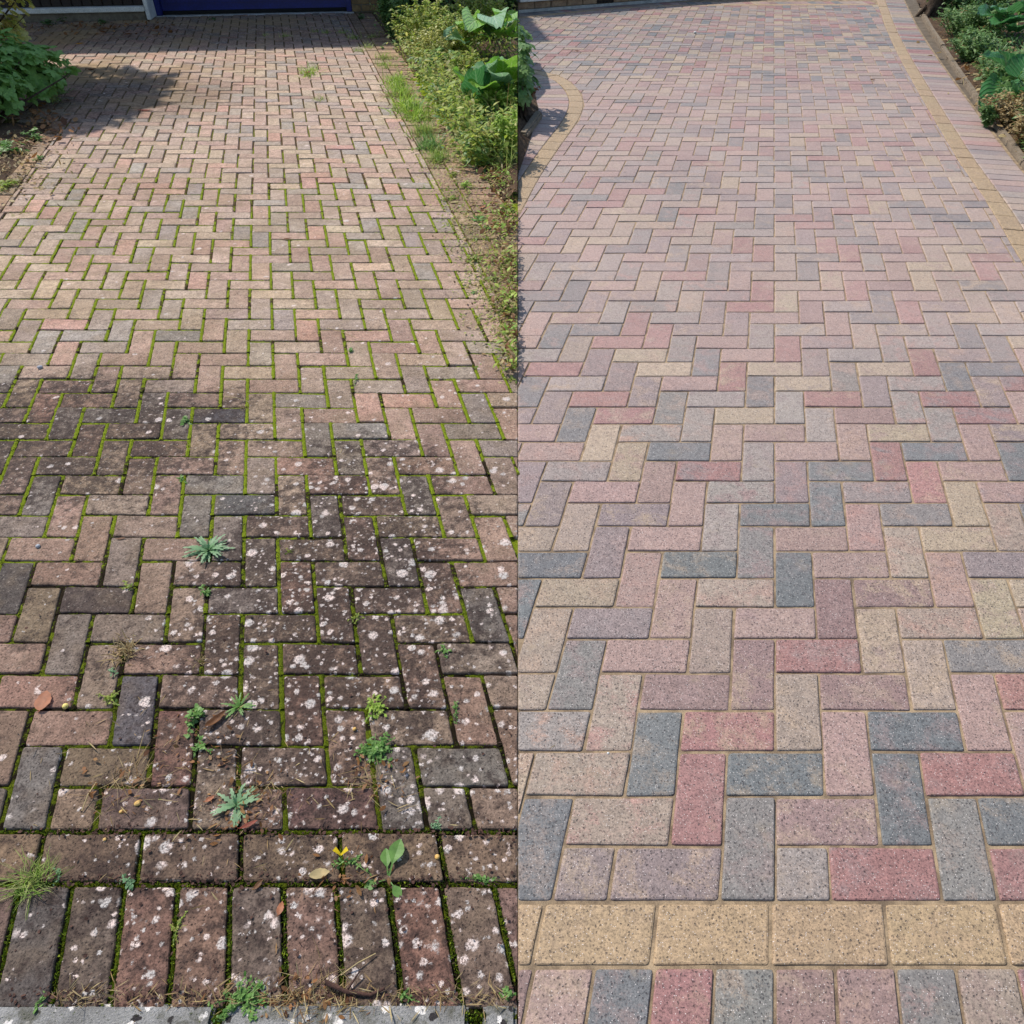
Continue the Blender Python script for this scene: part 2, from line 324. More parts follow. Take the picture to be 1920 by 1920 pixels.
def big_leaf_mat(name, c1, c2, cv):
    q = N(name); tc = q.n('TexCoord').outputs['UV']; s = q.sep(tc); p = q.pos()
    # paired veins: distance from the midrib plus a slant
    vx = q.math('ABSOLUTE', q.math('SUBTRACT', s[0], 0.5))
    w = q.math('SINE', q.math('MULTIPLY', q.math('SUBTRACT', s[1], q.math('MULTIPLY', vx, 0.9)), 46.0))
    vein = q.math('MAXIMUM', q.ramp(w, 0.86, 0.98), q.ramp(vx, 0.035, 0.012))
    b = q.noise(p, 30, 3); c = q.mix(b, rgba(c1), rgba(c2)); c = q.mix(q.math('MULTIPLY', vein, 0.6), c, rgba(cv))
    q.leaf(c, 0.38, 0.35, q.bump(q.math('ADD', w, q.math('MULTIPLY', vein, -1.0)), 0.5, 0.004)); return q.m
M_BERG = big_leaf_mat('broad_leaf', (112, 168, 54), (146, 190, 72), (190, 214, 130))
M_BERG2 = big_leaf_mat('broad_leaf_dark', (54, 110, 58), (76, 134, 74), (130, 170, 118))
M_BERG3 = big_leaf_mat('broad_leaf_grey', (120, 166, 116), (152, 188, 146), (190, 212, 182))

# ------------------------------------------------------------------ paving lattices (one flat ground; both patterns run obliquely to the line x = 0 where they meet)
class Lattice:
    def __init__(s, xv, a, u0, b, v0): s.xv, s.a, s.u0, s.b, s.v0 = xv, a, u0, b, v0
    def w(s, u, v):
        zc = FPX * KH * (v + s.v0) / s.b
        return (s.a * KH * (u - s.u0) + (s.xv - CX) * zc / FPX, (zc - HC * SP) / CP)
    def uv(s, X, Y):
        zc = Y * CP + HC * SP
        return ((X - (s.xv - CX) * zc / FPX) / (s.a * KH) + s.u0, zc * s.b / (FPX * KH) - s.v0)
    def px(s, x, y): g = G(x, y); return s.uv(g.x, g.y)
LL = Lattice(488, 0.0487, 5.485, 38670, 21.04)
LR = Lattice(1451, 0.0532, 4.97, 35444, 17.99)

def clip_poly(poly, n, d):
    "keep the part of a convex outline where n.p <= d"
    out = []
    for i in range(len(poly)):
        a, b = poly[i], poly[(i + 1) % len(poly)]
        da, db = a[0] * n[0] + a[1] * n[1] - d, b[0] * n[0] + b[1] * n[1] - d
        if da <= 0: out.append(a)
        if da * db < 0:
            t = da / (da - db); out.append((a[0] + (b[0] - a[0]) * t, a[1] + (b[1] - a[1]) * t))
    return out
def area(p): return 0.5 * sum(p[i][0] * p[(i + 1) % len(p)][1] - p[(i + 1) % len(p)][0] * p[i][1] for i in range(len(p)))
def clip_line(poly, pts, gap):
    "cut an outline along the nearest piece of a polyline; keeps the right-hand side"
    cx = sum(p[0] for p in poly) / len(poly); cy = sum(p[1] for p in poly) / len(poly); best = None
    for a, b in zip(pts, pts[1:]):
        dx, dy = b[0] - a[0], b[1] - a[1]; L2 = dx * dx + dy * dy
        t = max(0, min(1, ((cx - a[0]) * dx + (cy - a[1]) * dy) / L2)); q = (a[0] + dx * t, a[1] + dy * t)
        e = math.hypot(cx - q[0], cy - q[1])
        if best is None or e < best[0]: best = (e, a, b)
    _, a, b = best; dx, dy = b[0] - a[0], b[1] - a[1]; L = math.hypot(dx, dy); n = (-dy / L, dx / L)
    return clip_poly(poly, n, n[0] * a[0] + n[1] * a[1] - gap)

def rounded(poly, r, rng, rough=0.0, step=0.0):
    "outline with worn corners and, for old bricks, slightly ragged edges"
    out = []; n = len(poly)
    for i in range(n):
        a, b, c = poly[i - 1], poly[i], poly[(i + 1) % n]
        l1 = math.hypot(a[0] - b[0], a[1] - b[1]); l2 = math.hypot(c[0] - b[0], c[1] - b[1])
        if l1 < 1e-6 or l2 < 1e-6: continue
        r1 = min(r * rng.uniform(0.7, 1.4), l1 * 0.3, l2 * 0.3)
        p1 = (b[0] + (a[0] - b[0]) / l1 * r1, b[1] + (a[1] - b[1]) / l1 * r1); p2 = (b[0] + (c[0] - b[0]) / l2 * r1, b[1] + (c[1] - b[1]) / l2 * r1)
        m = (0.5 * b[0] + 0.25 * (p1[0] + p2[0]), 0.5 * b[1] + 0.25 * (p1[1] + p2[1]))
        out += [p1, m, p2]
        if step:
            k = int((l2 - 2 * r1) / step)
            for j in range(1, k):
                t = r1 / l2 + (1 - 2 * r1 / l2) * j / k
                out.append((b[0] + (c[0] - b[0]) * t + rng.uniform(-rough, rough), b[1] + (c[1] - b[1]) * t + rng.uniform(-rough, rough)))
    return out
def paver(mb, poly, z=0.0, ch=0.003, depth=0.05, tilt=(0, 0), col=None, fancy=True):
    "one paving brick: side wall, two-step chamfer, top"
    n = len(poly); cx = sum(p[0] for p in poly) / n; cy = sum(p[1] for p in poly) / n
    def ring(ins, dz):
        o = []
        for x, y in poly:
            L = math.hypot(x - cx, y - cy) or 1; k = max(0.2, 1 - ins / L)
            X, Y = cx + (x - cx) * k, cy + (y - cy) * k
            o.append((X, Y, z + dz + tilt[0] * (X - cx) + tilt[1] * (Y - cy)))
        return o
    rs = [ring(0, -depth), ring(0, -ch), ring(ch * 0.45, -ch * 0.35), ring(ch * 1.5, 0)] if fancy else [ring(0, -min(depth, 0.02)), ring(0, -ch), ring(ch * 1.3, 0)]
    vs = [v for r in rs for v in r]; fs = []
    for k in range(len(rs) - 1):
        for i in range(n): fs.append((k * n + i, k * n + (i + 1) % n, (k + 1) * n + (i + 1) % n, (k + 1) * n + i))
    fs.append(tuple((len(rs) - 1) * n + i for i in range(n)))
    mb.add(vs, fs, 0, col)

def cell(i, j, joint, jv=None):
    "brick of a 90 degree herringbone whose first cell is i, j (lattice units)"
    k = (i + j) % 4; jv = joint if jv is None else jv
    if k == 2: return 'H', [(i + joint, j + jv), (i + 2 - joint, j + jv), (i + 2 - joint, j + 1 - jv), (i + joint, j + 1 - jv)]
    if k == 0: return 'V', [(i + joint, j + jv), (i + 1 - joint, j + jv), (i + 1 - joint, j + 2 - jv), (i + joint, j + 2 - jv)]
    return None

def in_view(poly, m=0):
    cx = sum(p[0] for p in poly) / len(poly); cy = sum(p[1] for p in poly) / len(poly)
    x, y = proj((cx, cy, 0)); return -m < x < 1920 + m and -m < y < 1920 + m

def lay(parent, bricks, mats, rng, limit, style):
    """bricks: (outline, colour, alpha, key) nearest first. The first `limit` become separate objects that share meshes of the same shape,
    the remainder one joined mesh."""
    shapes = {}; rest = MB(); n = 0
    for poly, col, alpha, key in bricks:
        if abs(area(poly)) < 0.0004: continue
        if area(poly) < 0: poly = poly[::-1]
        cx = sum(p[0] for p in poly) / len(poly); cy = sum(p[1] for p in poly) / len(poly)
        z = max(-0.0022, min(0.003, rng.gauss(0, style['zj']))); tl = (rng.gauss(0, style['tj']), rng.gauss(0, style['tj']))
        if n < limit and in_view(poly):
            variant = (key, rng.randrange(6)) if key else None
            me = shapes.get(variant) if variant else None
            if me is None:
                mb = MB(); loc = [(x - cx, y - cy) for x, y in poly]
                paver(mb, rounded(loc, style['r'], rng, style['rough'], style['step']), 0, style['ch'])
                me = bpy.data.meshes.new('brick'); me.from_pydata(mb.v, [], mb.f); me.materials.append(mats[0]); me.update()
                if variant: shapes[variant] = me
            o = link('brick', me, parent, (cx, cy, z)); o.rotation_euler = (tl[1], -tl[0], 0); o.color = (*col, alpha); n += 1
        else:
            far = cy > 3
            paver(rest, poly if cy > 5 else rounded(poly, style['r'], rng), z, style['ch'] * (1.0 if not far else 1.2), 0.05, tl, (*col, alpha), not far)
    if rest.v:
        o = rest.build('brick_remainder', mats[1], parent); o['kind'] = 'stuff'

def sheet(name, outline, z, mat, parent=None, n=0):
    mb = MB(); mb.add([(x, y, z) for x, y in outline], [tuple(range(len(outline)))]); return mb.build(name, mat, parent)

# ------------------------------------------------------------------ ground
def ground():
    mb = MB(); nx = 60
    X = 45
    mb.add([(-X, -10, -0.09), (X, -10, -0.09), (X, 70, -0.09), (-X, 70, -0.09)], [(0, 1, 2, 3)])
    tag(mb.build('ground', M_SOIL), 'bare brown soil under and around the two drives', kind='structure')
    mb = MB(); mb.add([(-12, -6, -0.03), (14, -6, -0.03), (14, 0.55, -0.03), (-12, 0.55, -0.03)], [(0, 1, 2, 3)])
    tag(mb.build('pavement', simple('grey_asphalt', (92, 92, 92), (78, 78, 79), 6, 0.9, 0.8, 0.004, 160)), 'grey footway in front of both drives', kind='structure')
ground()

def jit(c, rng, k=0.10):
    a = 1 + rng.gauss(0, k); return tuple(min(0.85, max(0.01, v * a * (1 + rng.gauss(0, k * 0.25)))) for v in lin(c))

# ------------------------------------------------------------------ weathered drive (left)
OLD_PAL = [((181, 154, 138), 5), ((177, 156, 141), 5), ((183, 163, 142), 4), ((171, 146, 132), 3), ((188, 153, 137), 1), ((160, 150, 141), 2), ((167, 152, 139), 3)]
def pick(pal, rng):
    t = rng.uniform(0, sum(w for _, w in pal))
    for c, w in pal:
        t -= w
        if t <= 0: return c
    return pal[0][0]
OLD_SET = {('V', 2, 2): (138, 136, 138), ('V', 0, 0): (146, 144, 142), ('V', 8, 0): (150, 146, 140), ('H', 9, 1): (150, 146, 140), ('V', 11, 5): (150, 146, 138),
           ('H', 1, 1): (158, 140, 118), ('H', 2, 0): (140, 122, 114), ('V', 3, 1): (160, 122, 112), ('H', 6, 0): (140, 112, 106), ('V', -2, 6): (110, 106, 104),
           ('V', 5, 9): (128, 126, 126), ('H', 4, 10): (122, 120, 120), ('H', 3, 15): (96, 94, 98), ('H', 8, 14): (158, 154, 148), ('V', -1, 5): (160, 146, 124), ('H', 0, 6): (112, 100, 96)}
rngL = random.Random(5)
JL = 0.048
XMIN_L = -9.0
GAR0, GAR1 = G(0, 37), G(720, 21.5)                       # foot of the garage front
gd = (GAR1 - GAR0).normalized(); gn = Vector((-gd.y, gd.x, 0))
def old_field():
    root = tag(empty('weathered_driveway'), 'old moss-grown brick drive laid in herringbone, left of the join', kind='structure')
    out = []
    for j in range(-1, 125):
        for i in range(-70, 40):
            cl = cell(i, j, 0.054, 0.036)
            if not cl: continue
            kind, poly = cl
            poly = [(u + rngL.gauss(0, 0.012), v + rngL.gauss(0, 0.012)) for u, v in poly]
            full = list(poly)
            poly = clip_poly(poly, (0, -1), -JL)                         # front edge at v = 0
            if len(poly) < 3: continue
            if j < 55: poly = clip_poly(poly, (-1, 0), 9.25)             # left edge u = -9.25
            if len(poly) < 3: continue
            poly = clip_poly(poly, (1, 0), 16.35)                        # right edge
            if len(poly) < 3: continue
            cut = len(poly) != 4 or any(abs(a[0] - b[0]) + abs(a[1] - b[1]) > 1e-9 for a, b in zip(poly, full))
            wp = [LL.w(*p) for p in poly]
            if max(p[0] for p in wp) > -0.0004:
                wp = clip_poly(wp, (1, 0), -0.0004); cut = True
            if len(wp) < 3: continue
            if min((Vector((*p, 0)) - GAR0).dot(gn) for p in wp) > -0.03: continue
            if max((Vector((*p, 0)) - GAR0).dot(gn) for p in wp) > -0.03:
                d = GAR0.dot(gn) - 0.03; wp = clip_poly(wp, (gn.x, gn.y), d); cut = True
            if len(wp) < 3: continue
            cx, cy = sum(p[0] for p in wp) / len(wp), sum(p[1] for p in wp) / len(wp)
            px, py = proj((cx, cy, 0))
            if cx < XMIN_L: continue
            c = OLD_SET.get((kind, i, j)) or pick(OLD_PAL, rngL)
            out.append((wp, jit(c, rngL, 0.065), 1.0, None if cut else kind))
    out.sort(key=lambda b: sum(p[1] for p in b[0]) / len(b[0]))
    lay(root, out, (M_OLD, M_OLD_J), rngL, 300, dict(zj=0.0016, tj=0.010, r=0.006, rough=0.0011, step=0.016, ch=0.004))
    # soil and moss in the joints, just below the bricks
    a = [LL.w(-9.3, 0), LL.w(16.4, 0)]
    pts = [LL.w(-9.4, -0.1), (0, LL.w(0, -0.1)[1]), (0, 11.4), (-1.5, 11.3), (-9.5, 10.3), (-9.5, LL.w(0, 55)[1]), LL.w(-9.4, 55)]
    sheet('joint_bed', pts, -0.011, M_JOINT, root)
    far = [LL.w(-9.4, 41), (0, LL.w(0, 41)[1]), (0, 11.4), (-1.5, 11.3), (-9.5, 10.3), (-9.5, LL.w(0, 55)[1]), LL.w(-9.4, 55)]
    sheet('joint_silt', far, -0.0068, M_JOINT, root)
    # moss strips along the near joints
    mb = MB(); tips = MB(); rg = random.Random(77)
    def brick_id(i, j):
        k = (i + j) % 4
        return {2: ('H', i, j), 3: ('H', i - 1, j), 0: ('V', i, j), 1: ('V', i, j - 1)}[k]
    def strip(p0, p1, amount, lift=1.0):
        n = 12; dx, dy = p1[0] - p0[0], p1[1] - p0[1]; L = math.hypot(dx, dy); nx, ny = -dy / L, dx / L
        base = len(mb.v); hh = rg.uniform(-0.2, 1)
        for a in range(n + 1):
            t = a / n; hh = 0.7 * hh + 0.3 * rg.uniform(-0.9, 1.0); w = 0.0049 + rg.uniform(-0.0006, 0.0022)
            for b in (-1, -0.55, 0, 0.55, 1):
                z = -0.0085 + 0.0075 * amount * max(0, 0.45 + hh) + 0.0046 * lift * min(1, max(0, (p0[1] - 1.3) / 1.0)) + (1 - b * b) * 0.0022 + rg.uniform(-0.0012, 0.0012)
                o = b * w
                mb.v.append((p0[0] + dx * t + nx * o, p0[1] + dy * t + ny * o, z))
        for a in range(n):
            for b in range(4):
                q = base + a * 5 + b; mb.f.append((q, q + 1, q + 6, q + 5)); mb.mi.append(0)
        for _ in range(int(34 * amount * max(0.15, 0.5 + hh))):
            t = rg.random(); o = rg.gauss(0, 0.0034); x, y = p0[0] + dx * t + nx * o, p0[1] + dy * t + ny * o
            s_ = rg.uniform(0.0014, 0.0034); an = rg.uniform(0, 6.28); z0 = -0.004 + rg.uniform(0, 0.004) * amount; hgt = rg.uniform(0.0015, 0.005)
            tips.add([(x - s_ * math.cos(an), y - s_ * math.sin(an), z0), (x + s_ * math.cos(an), y + s_ * math.sin(an), z0), (x + rg.uniform(-1, 1) * s_, y + rg.uniform(-1, 1) * s_, z0 + hgt)], [(0, 1, 2)])
    for j in range(-1, 42):
        for i in range(-12, 17):
            p00, p10, p01, p11 = LL.w(i, j), LL.w(i + 1, j), LL.w(i, j + 1), LL.w(i + 1, j + 1)
            cy = p00[1]; px, py = proj((p11[0], p11[1], 0))
            if px < -120 or p11[0] > -0.02 or p01[0] > -0.02: continue
            if i < -9 or i > 15: continue
            pat = 0.5 + 0.5 * math.sin(i * 1.3 + j * 0.7) * math.cos(j * 0.45 - i * 0.6)
            am = max(0.0, min(1.0, 0.05 + 1.1 * pat * rg.uniform(0.6, 1.2) + 0.012 * j))
            if j >= 0 and brick_id(i, j) != brick_id(i + 1, j): strip(p10, p11, min(1, am + 0.2))
            if brick_id(i, j) != brick_id(i, j + 1): strip(p01, p11, am * 0.5, 0.3)
    o = mb.build('joint_moss', M_JOINT, root, smooth=True); o['kind'] = 'stuff'
    o = tips.build('moss_tips', F_MOSSY, root); o['kind'] = 'stuff'
old_field()

def old_courses():
    rg = random.Random(9); st = dict(zj=0.0016, tj=0.008, r=0.006, rough=0.0011, step=0.016, ch=0.004)
    root = tag(empty('stretcher_course'), 'single row of old bricks laid end to end across the foot of the mossy drive', kind='structure')
    br = []
    cols = [(172, 150, 124), (166, 146, 120), (150, 130, 112), (140, 122, 108), (150, 132, 112), (166, 146, 122), (160, 140, 120)]
    u = 0.94 - 4.1 - 3 * 2.06
    k = -3
    while u < 13:
        p = [LL.w(a, b) for a, b in ((u + 0.05, -1.02), (u + 2.0, -1.02), (u + 2.0, -0.06), (u + 0.05, -0.06))]
        if max(q[0] for q in p) > -0.0004: p = clip_poly(p, (1, 0), -0.0004)
        if len(p) > 2: br.append((p, jit(cols[k % 7], rg, 0.05), 1.0, None))
        u += 2.06; k += 1
    lay(root, br, (M_OLD, M_OLD_J), rg, 300, st)
    root = tag(empty('soldier_course'), 'row of old lichen-spotted bricks standing side by side behind the concrete kerb', kind='structure')
    br = []; cols = [(166, 138, 126), (152, 136, 122), (172, 136, 122), (156, 138, 124), (160, 134, 126), (146, 124, 118), (128, 124, 122), (144, 130, 121), (162, 130, 118), (168, 140, 123), (150, 135, 126)]
    u = 5.93 - 1.045 * 15; k = -2
    while u < 13:
        p = [LL.w(a, b) for a, b in ((u + 0.055, -3.22), (u + 0.99, -3.22), (u + 0.99, -1.13), (u + 0.055, -1.13))]
        if max(q[0] for q in p) > -0.0004: p = clip_poly(p, (1, 0), -0.0004)
        if len(p) > 2: br.append((p, jit(cols[(k - 2) % 11], rg, 0.04), 1.0, None))
        u += 1.045; k += 1
    lay(root, br, (M_OLD, M_OLD_J), rg, 300, st)
    y0 = LL.w(0, -4.6)[1]
    sheet('joint_bed', [LL.w(-10, -4.4), (-0.0, LL.w(0, -4.4)[1]), (0, LL.w(0, -0.1)[1]), LL.w(-10, -0.1)], -0.0115, M_JOINT, root)
    # moss ridges between the courses and in front of the kerb
    mb = MB(); tips = MB()
    def ridge(pa, pb, w, hgt, dens):
        L = math.hypot(pb[0] - pa[0], pb[1] - pa[1]); n = int(L / 0.007); base = len(mb.v); hh = 0; ww = 0
        dx, dy = (pb[0] - pa[0]) / L, (pb[1] - pa[1]) / L
        for a in range(n + 1):
            hh = 0.85 * hh + 0.15 * rg.uniform(-1, 1) * 2; ww = 0.85 * ww + 0.15 * rg.uniform(-1, 1) * 2
            for b in (-1, -0.6, -0.2, 0.2, 0.6, 1):
                x = pa[0] + dx * L * a / n - dy * b * w * (1 + 0.25 * ww); y = pa[1] + dy * L * a / n + dx * b * w * (1 + 0.25 * ww)
                mb.v.append((min(x, -0.002), y, -0.009 + (1 - b * b) * hgt * (0.6 + 0.5 * hh) + rg.uniform(-0.002, 0.002)))
        for a in range(n):
            for b in range(5):
                q = base + a * 6 + b; mb.f.append((q, q + 1, q + 7, q + 6)); mb.mi.append(0)
        for _ in range(int(L * dens)):
            t = rg.random() * L; o_ = rg.gauss(0, w * 0.5); x, y = pa[0] + dx * t - dy * o_, pa[1] + dy * t + dx * o_
            if x > -0.006: continue
            s_ = rg.uniform(0.0016, 0.004); an = rg.uniform(0, 6.28); z0 = -0.006 + hgt * rg.uniform(0, 0.7)
            tips.add([(x - s_ * math.cos(an), y - s_ * math.sin(an), z0), (x + s_ * math.cos(an), y + s_ * math.sin(an), z0), (x + rg.uniform(-s_, s_), y + rg.uniform(-s_, s_), z0 + rg.uniform(0.002, 0.006))], [(0, 1, 2)])
    ridge(LL.w(-4, -1.075), LL.w(12.5, -1.075), 0.006, 0.005, 700)
    ridge(LL.w(-4, -3.37), LL.w(13.5, -3.37), 0.014, 0.010, 4200)
    ridge(LL.w(-4, -0.02), LL.w(12, -0.02), 0.005, 0.005, 900)
    u = 5.93 - 1.045 * 8
    while u < 13: ridge(LL.w(u + 0.02, -3.3), LL.w(u + 0.02, -1.15), 0.0048, 0.0055, 1300); u += 1.045
    u = 0.94 - 4.1
    while u < 13: ridge(LL.w(u + 0.02, -1.05), LL.w(u + 0.02, -0.03), 0.0042, 0.004, 500); u += 2.06
    o = mb.build('joint_moss', M_JOINT, root, smooth=True); o['kind'] = 'stuff'
    o = tips.build('moss_tips', F_MOSSY, root); o['kind'] = 'stuff'
    # concrete kerb
    root = tag(empty('kerb'), 'pale lichened concrete kerb stones along the bottom of the mossy drive', kind='structure')
    for xa, xb, yt in ((-1250, -420, 1882), (-410, 408, 1882), (425, 880, 1880), (906, 1400, 1880)):
        A, B = G(xa, yt), G(min(xb, 970), yt)
        m = MB(); m.box(A.x, B.x - 0.001, A.y - 0.125, A.y, -0.12, 0.004, bev=0.006); m.build('kerb_stone', M_KERBL, root)
old_courses()

# right-hand border of the old drive: stretcher row under grass, soldier row beside the bed; left-hand border row
def old_borders():
    rg = random.Random(21); st = dict(zj=0.003, tj=0.012, r=0.006, rough=0.001, step=0, ch=0.004)
    root = tag(empty('border_course'), 'worn brick border between the mossy drive and the planting bed', kind='structure')
    br = []
    v = 2.0
    while v < 112:
        for u0, u1, dv in ((17.62, 19.62, 1.0),):
            p = [LL.w(a, b) for a, b in ((u0, v + 0.05), (u1, v + 0.05), (u1, v + 0.95), (u0, v + 0.95))]
            if max(q[0] for q in p) > -0.0004: p = clip_poly(p, (1, 0), -0.0004)
            if len(p) > 2 and abs(area(p)) > 0.001 and p[0][1] < 10.9: br.append((p, jit(rg.choice([(168, 142, 116), (158, 132, 110), (150, 128, 108)]), rg, 0.08), 1.0, None))
        v += 1.0
    v = 0
    while v < 112:
        p = [LL.w(a, b) for a, b in ((16.45, v + 0.05), (17.5, v + 0.05), (17.5, v + 1.95), (16.45, v + 1.95))]
        if max(q[0] for q in p) > -0.0004: p = clip_poly(p, (1, 0), -0.0004)
        if len(p) > 2 and abs(area(p)) > 0.001 and p[0][1] < 10.9: br.append((p, jit(rg.choice([(160, 138, 114), (152, 130, 108)]), rg, 0.08), 1.0, None))
        v += 2.0
    br.sort(key=lambda b: b[0][0][1])
    lay(root, br, (M_OLD, M_OLD_J), rg, 300, st)
    root = tag(empty('side_course'), 'row of old bricks along the left edge of the mossy drive by the bush', kind='structure')
    br = []
    for k in range(-2, 27):
        v = k * 2.05
        p = [LL.w(a, b) for a, b in ((-10.3, v + 0.05), (-9.33, v + 0.05), (-9.33, v + 1.98), (-10.3, v + 1.98))]
        br.append((p, jit(rg.choice([(168, 142, 116), (158, 132, 110), (150, 128, 108)]), rg, 0.08), 1.0, None))
    lay(root, br, (M_OLD, M_OLD_J), rg, 300, st)
    # bed of soil beside the drive, humped and uneven
    for name, fn, lab in (('planting_bed', lambda s, t: (LL.w(19.7, s)[0] * (1 - t) - 0.001 * t, LL.w(19.7, s)[1]), 'soil bed with plants between the mossy drive and the join'),):
        mb = MB(); n, m = 60, 8
        for a in range(n + 1):
            s = 38 + (128 - 38) * a / n
            for b in range(m + 1):
                x, y = fn(s, b / m); mb.v.append((x, y, 0.0 + 0.04 * math.sin(math.pi * b / m * 0.5) + rg.uniform(-0.012, 0.012)))
        for a in range(n):
            for b in range(m):
                q = a * (m + 1) + b; mb.f.append((q, q + 1, q + m + 2, q + m + 1)); mb.mi.append(0)
        tag(mb.build(name, M_SOIL, smooth=True, clip=-1), lab, kind='structure')
    mb = MB(); n, m = 40, 10
    for a in range(n + 1):
        s = -6 + 60 * a / n
        for b in range(m + 1):
            x, y = LL.w(-10.4 - 22 * (b / m), s); mb.v.append((x, y, -0.01 + 0.16 * (b / m) + rg.uniform(-0.012, 0.012) * (b > 0)))
    for a in range(n):
        for b in range(m):
            q = a * (m + 1) + b; mb.f.append((q + 1, q, q + m + 1, q + m + 2)); mb.mi.append(0)
    tag(mb.build('planting_bed', M_SOIL, smooth=True), 'soil under the leafy bush at the left edge', kind='structure')
    # edging boards
    t = tag(empty('edging_board'), 'thin grey edging board between old brick border and planting bed', 'edging')
    for a, b in (((797, 143), (822, 180)), ((823, 181), (850, 224))):
        A, B = G(*a), G(*b); d = (B - A); L = d.length; m = MB(); m.box(0, L - 0.004, -0.014, 0.014, -0.08, 0.03, bev=0.004)
        o = m.build('board', M_TIMBER, t, A); o.rotation_euler = (0, 0, math.atan2(d.y, d.x))
    # cushions of moss on the soldier row
    mb = MB()
    for _ in range(260):
        t_ = rg.random(); x, y = 786 + (842 - 786) * t_ + rg.gauss(0, 7), 142 + (232 - 142) * t_ + rg.gauss(0, 4)
        g = G(x, y); s_ = rg.uniform(0.012, 0.035)
        n = len(mb.v); k = 7
        vs = [(g.x + s_ * math.cos(6.283 * i / k) * rg.uniform(.7, 1.2), g.y + s_ * math.sin(6.283 * i / k) * rg.uniform(.7, 1.2), 0.0) for i in range(k)] + [(g.x + s_ * 0.5 * math.cos(6.283 * i / k), g.y + s_ * 0.5 * math.sin(6.283 * i / k), s_ * 0.3) for i in range(k)]
        mb.add(vs, [(i, (i + 1) % k, k + (i + 1) % k, k + i) for i in range(k)] + [tuple(range(k, 2 * k))])
    tag(mb.build('moss', M_MOSS, smooth=True), 'yellow-green moss cushions along the edging board', 'moss', kind='stuff')
old_borders()

# ------------------------------------------------------------------ fresh drive (right)
PAL = dict(R=(146, 108, 103), K=(153, 129, 120), B=(150, 134, 120), T=(159, 143, 121), G=(107, 109, 109), L=(141, 132, 125), P=(132, 118, 115), M=(136, 112, 107), g=(124, 120, 115))
ROWS = {   # brick kinds read off the photograph: row -> {first column: kind}
 0: {0: 'G', 2: 'P', 4: 'g', 6: 'R', 8: 'g'}, -1: {1: 'P', 5: 'L', 9: 'R'},
 1: {1: 'B', 3: 'R', 5: 'M', 7: 'G', 9: 'G'}, 2: {0: 'B', 2: 'G', 4: 'G', 6: 'K', 8: 'R', 10: 'K'}, 3: {-1: 'L', 1: 'B', 3: 'R', 5: 'B', 7: 'G', 9: 'K'},
 4: {-2: 'B', 0: 'g', 2: 'M', 4: 'M', 6: 'M', 8: 'B', 10: 'R'}, 5: {-1: 'B', 1: 'K', 3: 'B', 5: 'R', 7: 'T', 9: 'g'},
 6: {-2: 'G', 0: 'P', 2: 'K', 4: 'K', 6: 'M', 8: 'B', 10: 'T'}, 7: {-1: 'T', 1: 'K', 3: 'B', 5: 'G', 7: 'M', 9: 'K'},
 8: {-2: 'G', 0: 'P', 2: 'G', 4: 'g', 6: 'K', 8: 'B', 10: 'P'}, 9: {-3: 'B', -1: 'B', 1: 'K', 3: 'L', 5: 'K', 7: 'K', 9: 'T'},
 10: {-2: 'P', 0: 'P', 2: 'K', 4: 'G', 6: 'G', 8: 'g', 10: 'T'}, 11: {-3: 'P', -1: 'K', 1: 'K', 3: 'L', 5: 'P', 7: 'L', 9: 'R'},
 12: {-2: 'L', 0: 'T', 2: 'R', 4: 'L', 6: 'G', 8: 'R', 10: 'K'}, 13: {-3: 'K', -1: 'T', 1: 'G', 3: 'K', 5: 'K', 7: 'K', 9: 'G'},
 14: {-4: 'K', -2: 'G', 0: 'L', 2: 'L', 4: 'K', 6: 'L', 8: 'T', 10: 'L'}, 15: {-3: 'P', -1: 'R', 1: 'g', 3: 'T', 5: 'L', 7: 'M', 9: 'L', 11: 'R'},
 16: {-4: 'G', -2: 'R', 0: 'P', 2: 'L', 4: 'G', 6: 'R', 8: 'P', 10: 'R'}, 17: {-3: 'L', -1: 'P', 1: 'K', 3: 'R', 5: 'T', 7: 'g', 9: 'L', 11: 'G'},
 18: {-4: 'R', -2: 'P', 0: 'T', 2: 'G', 4: 'T', 6: 'P', 8: 'T', 10: 'R'}, 19: {-3: 'B', -1: 'T', 1: 'g', 3: 'K', 5: 'R', 7: 'L', 9: 'L', 11: 'P'},
 20: {-2: 'R', 0: 'R', 2: 'K', 4: 'L', 6: 'P', 8: 'B', 10: 'L', 12: 'G'}, 21: {-1: 'R', 1: 'P', 3: 'P', 5: 'L', 7: 'K', 9: 'B', 11: 'L'}}
WEIGHT = [('R', 3), ('K', 6), ('B', 5), ('T', 3), ('G', 3), ('L', 5), ('P', 4), ('M', 2), ('g', 2)]
PX = lambda pts: [tuple(G(x, y)[:2]) for x, y in pts]
EDGE_R = [LR.w(16.35, -1.0)] + PX([(2081, 760), (1905, 470), (1850, 375), (1800, 305), (1762, 240), (1727, 180), (1695, 122), (1677, 87), (1659, 47), (1647, 8), (1640, -14), (1634, -30)])     # field side of the yellow strip, right
EDGE_C = PX([(930, 470), (975, 400), (1010, 332), (1052, 270), (1085, 225), (1095, 197), (1090, 175), (1070, 153), (1045, 140), (1005, 131), (950, 127)])   # yellow curve, left
EDGE_T = PX([(900, 42), (971, 35), (1190, 12), (1400, 10), (1660, 9)])           # yellow strip at the back
rngR = random.Random(8)
JR = 0.026
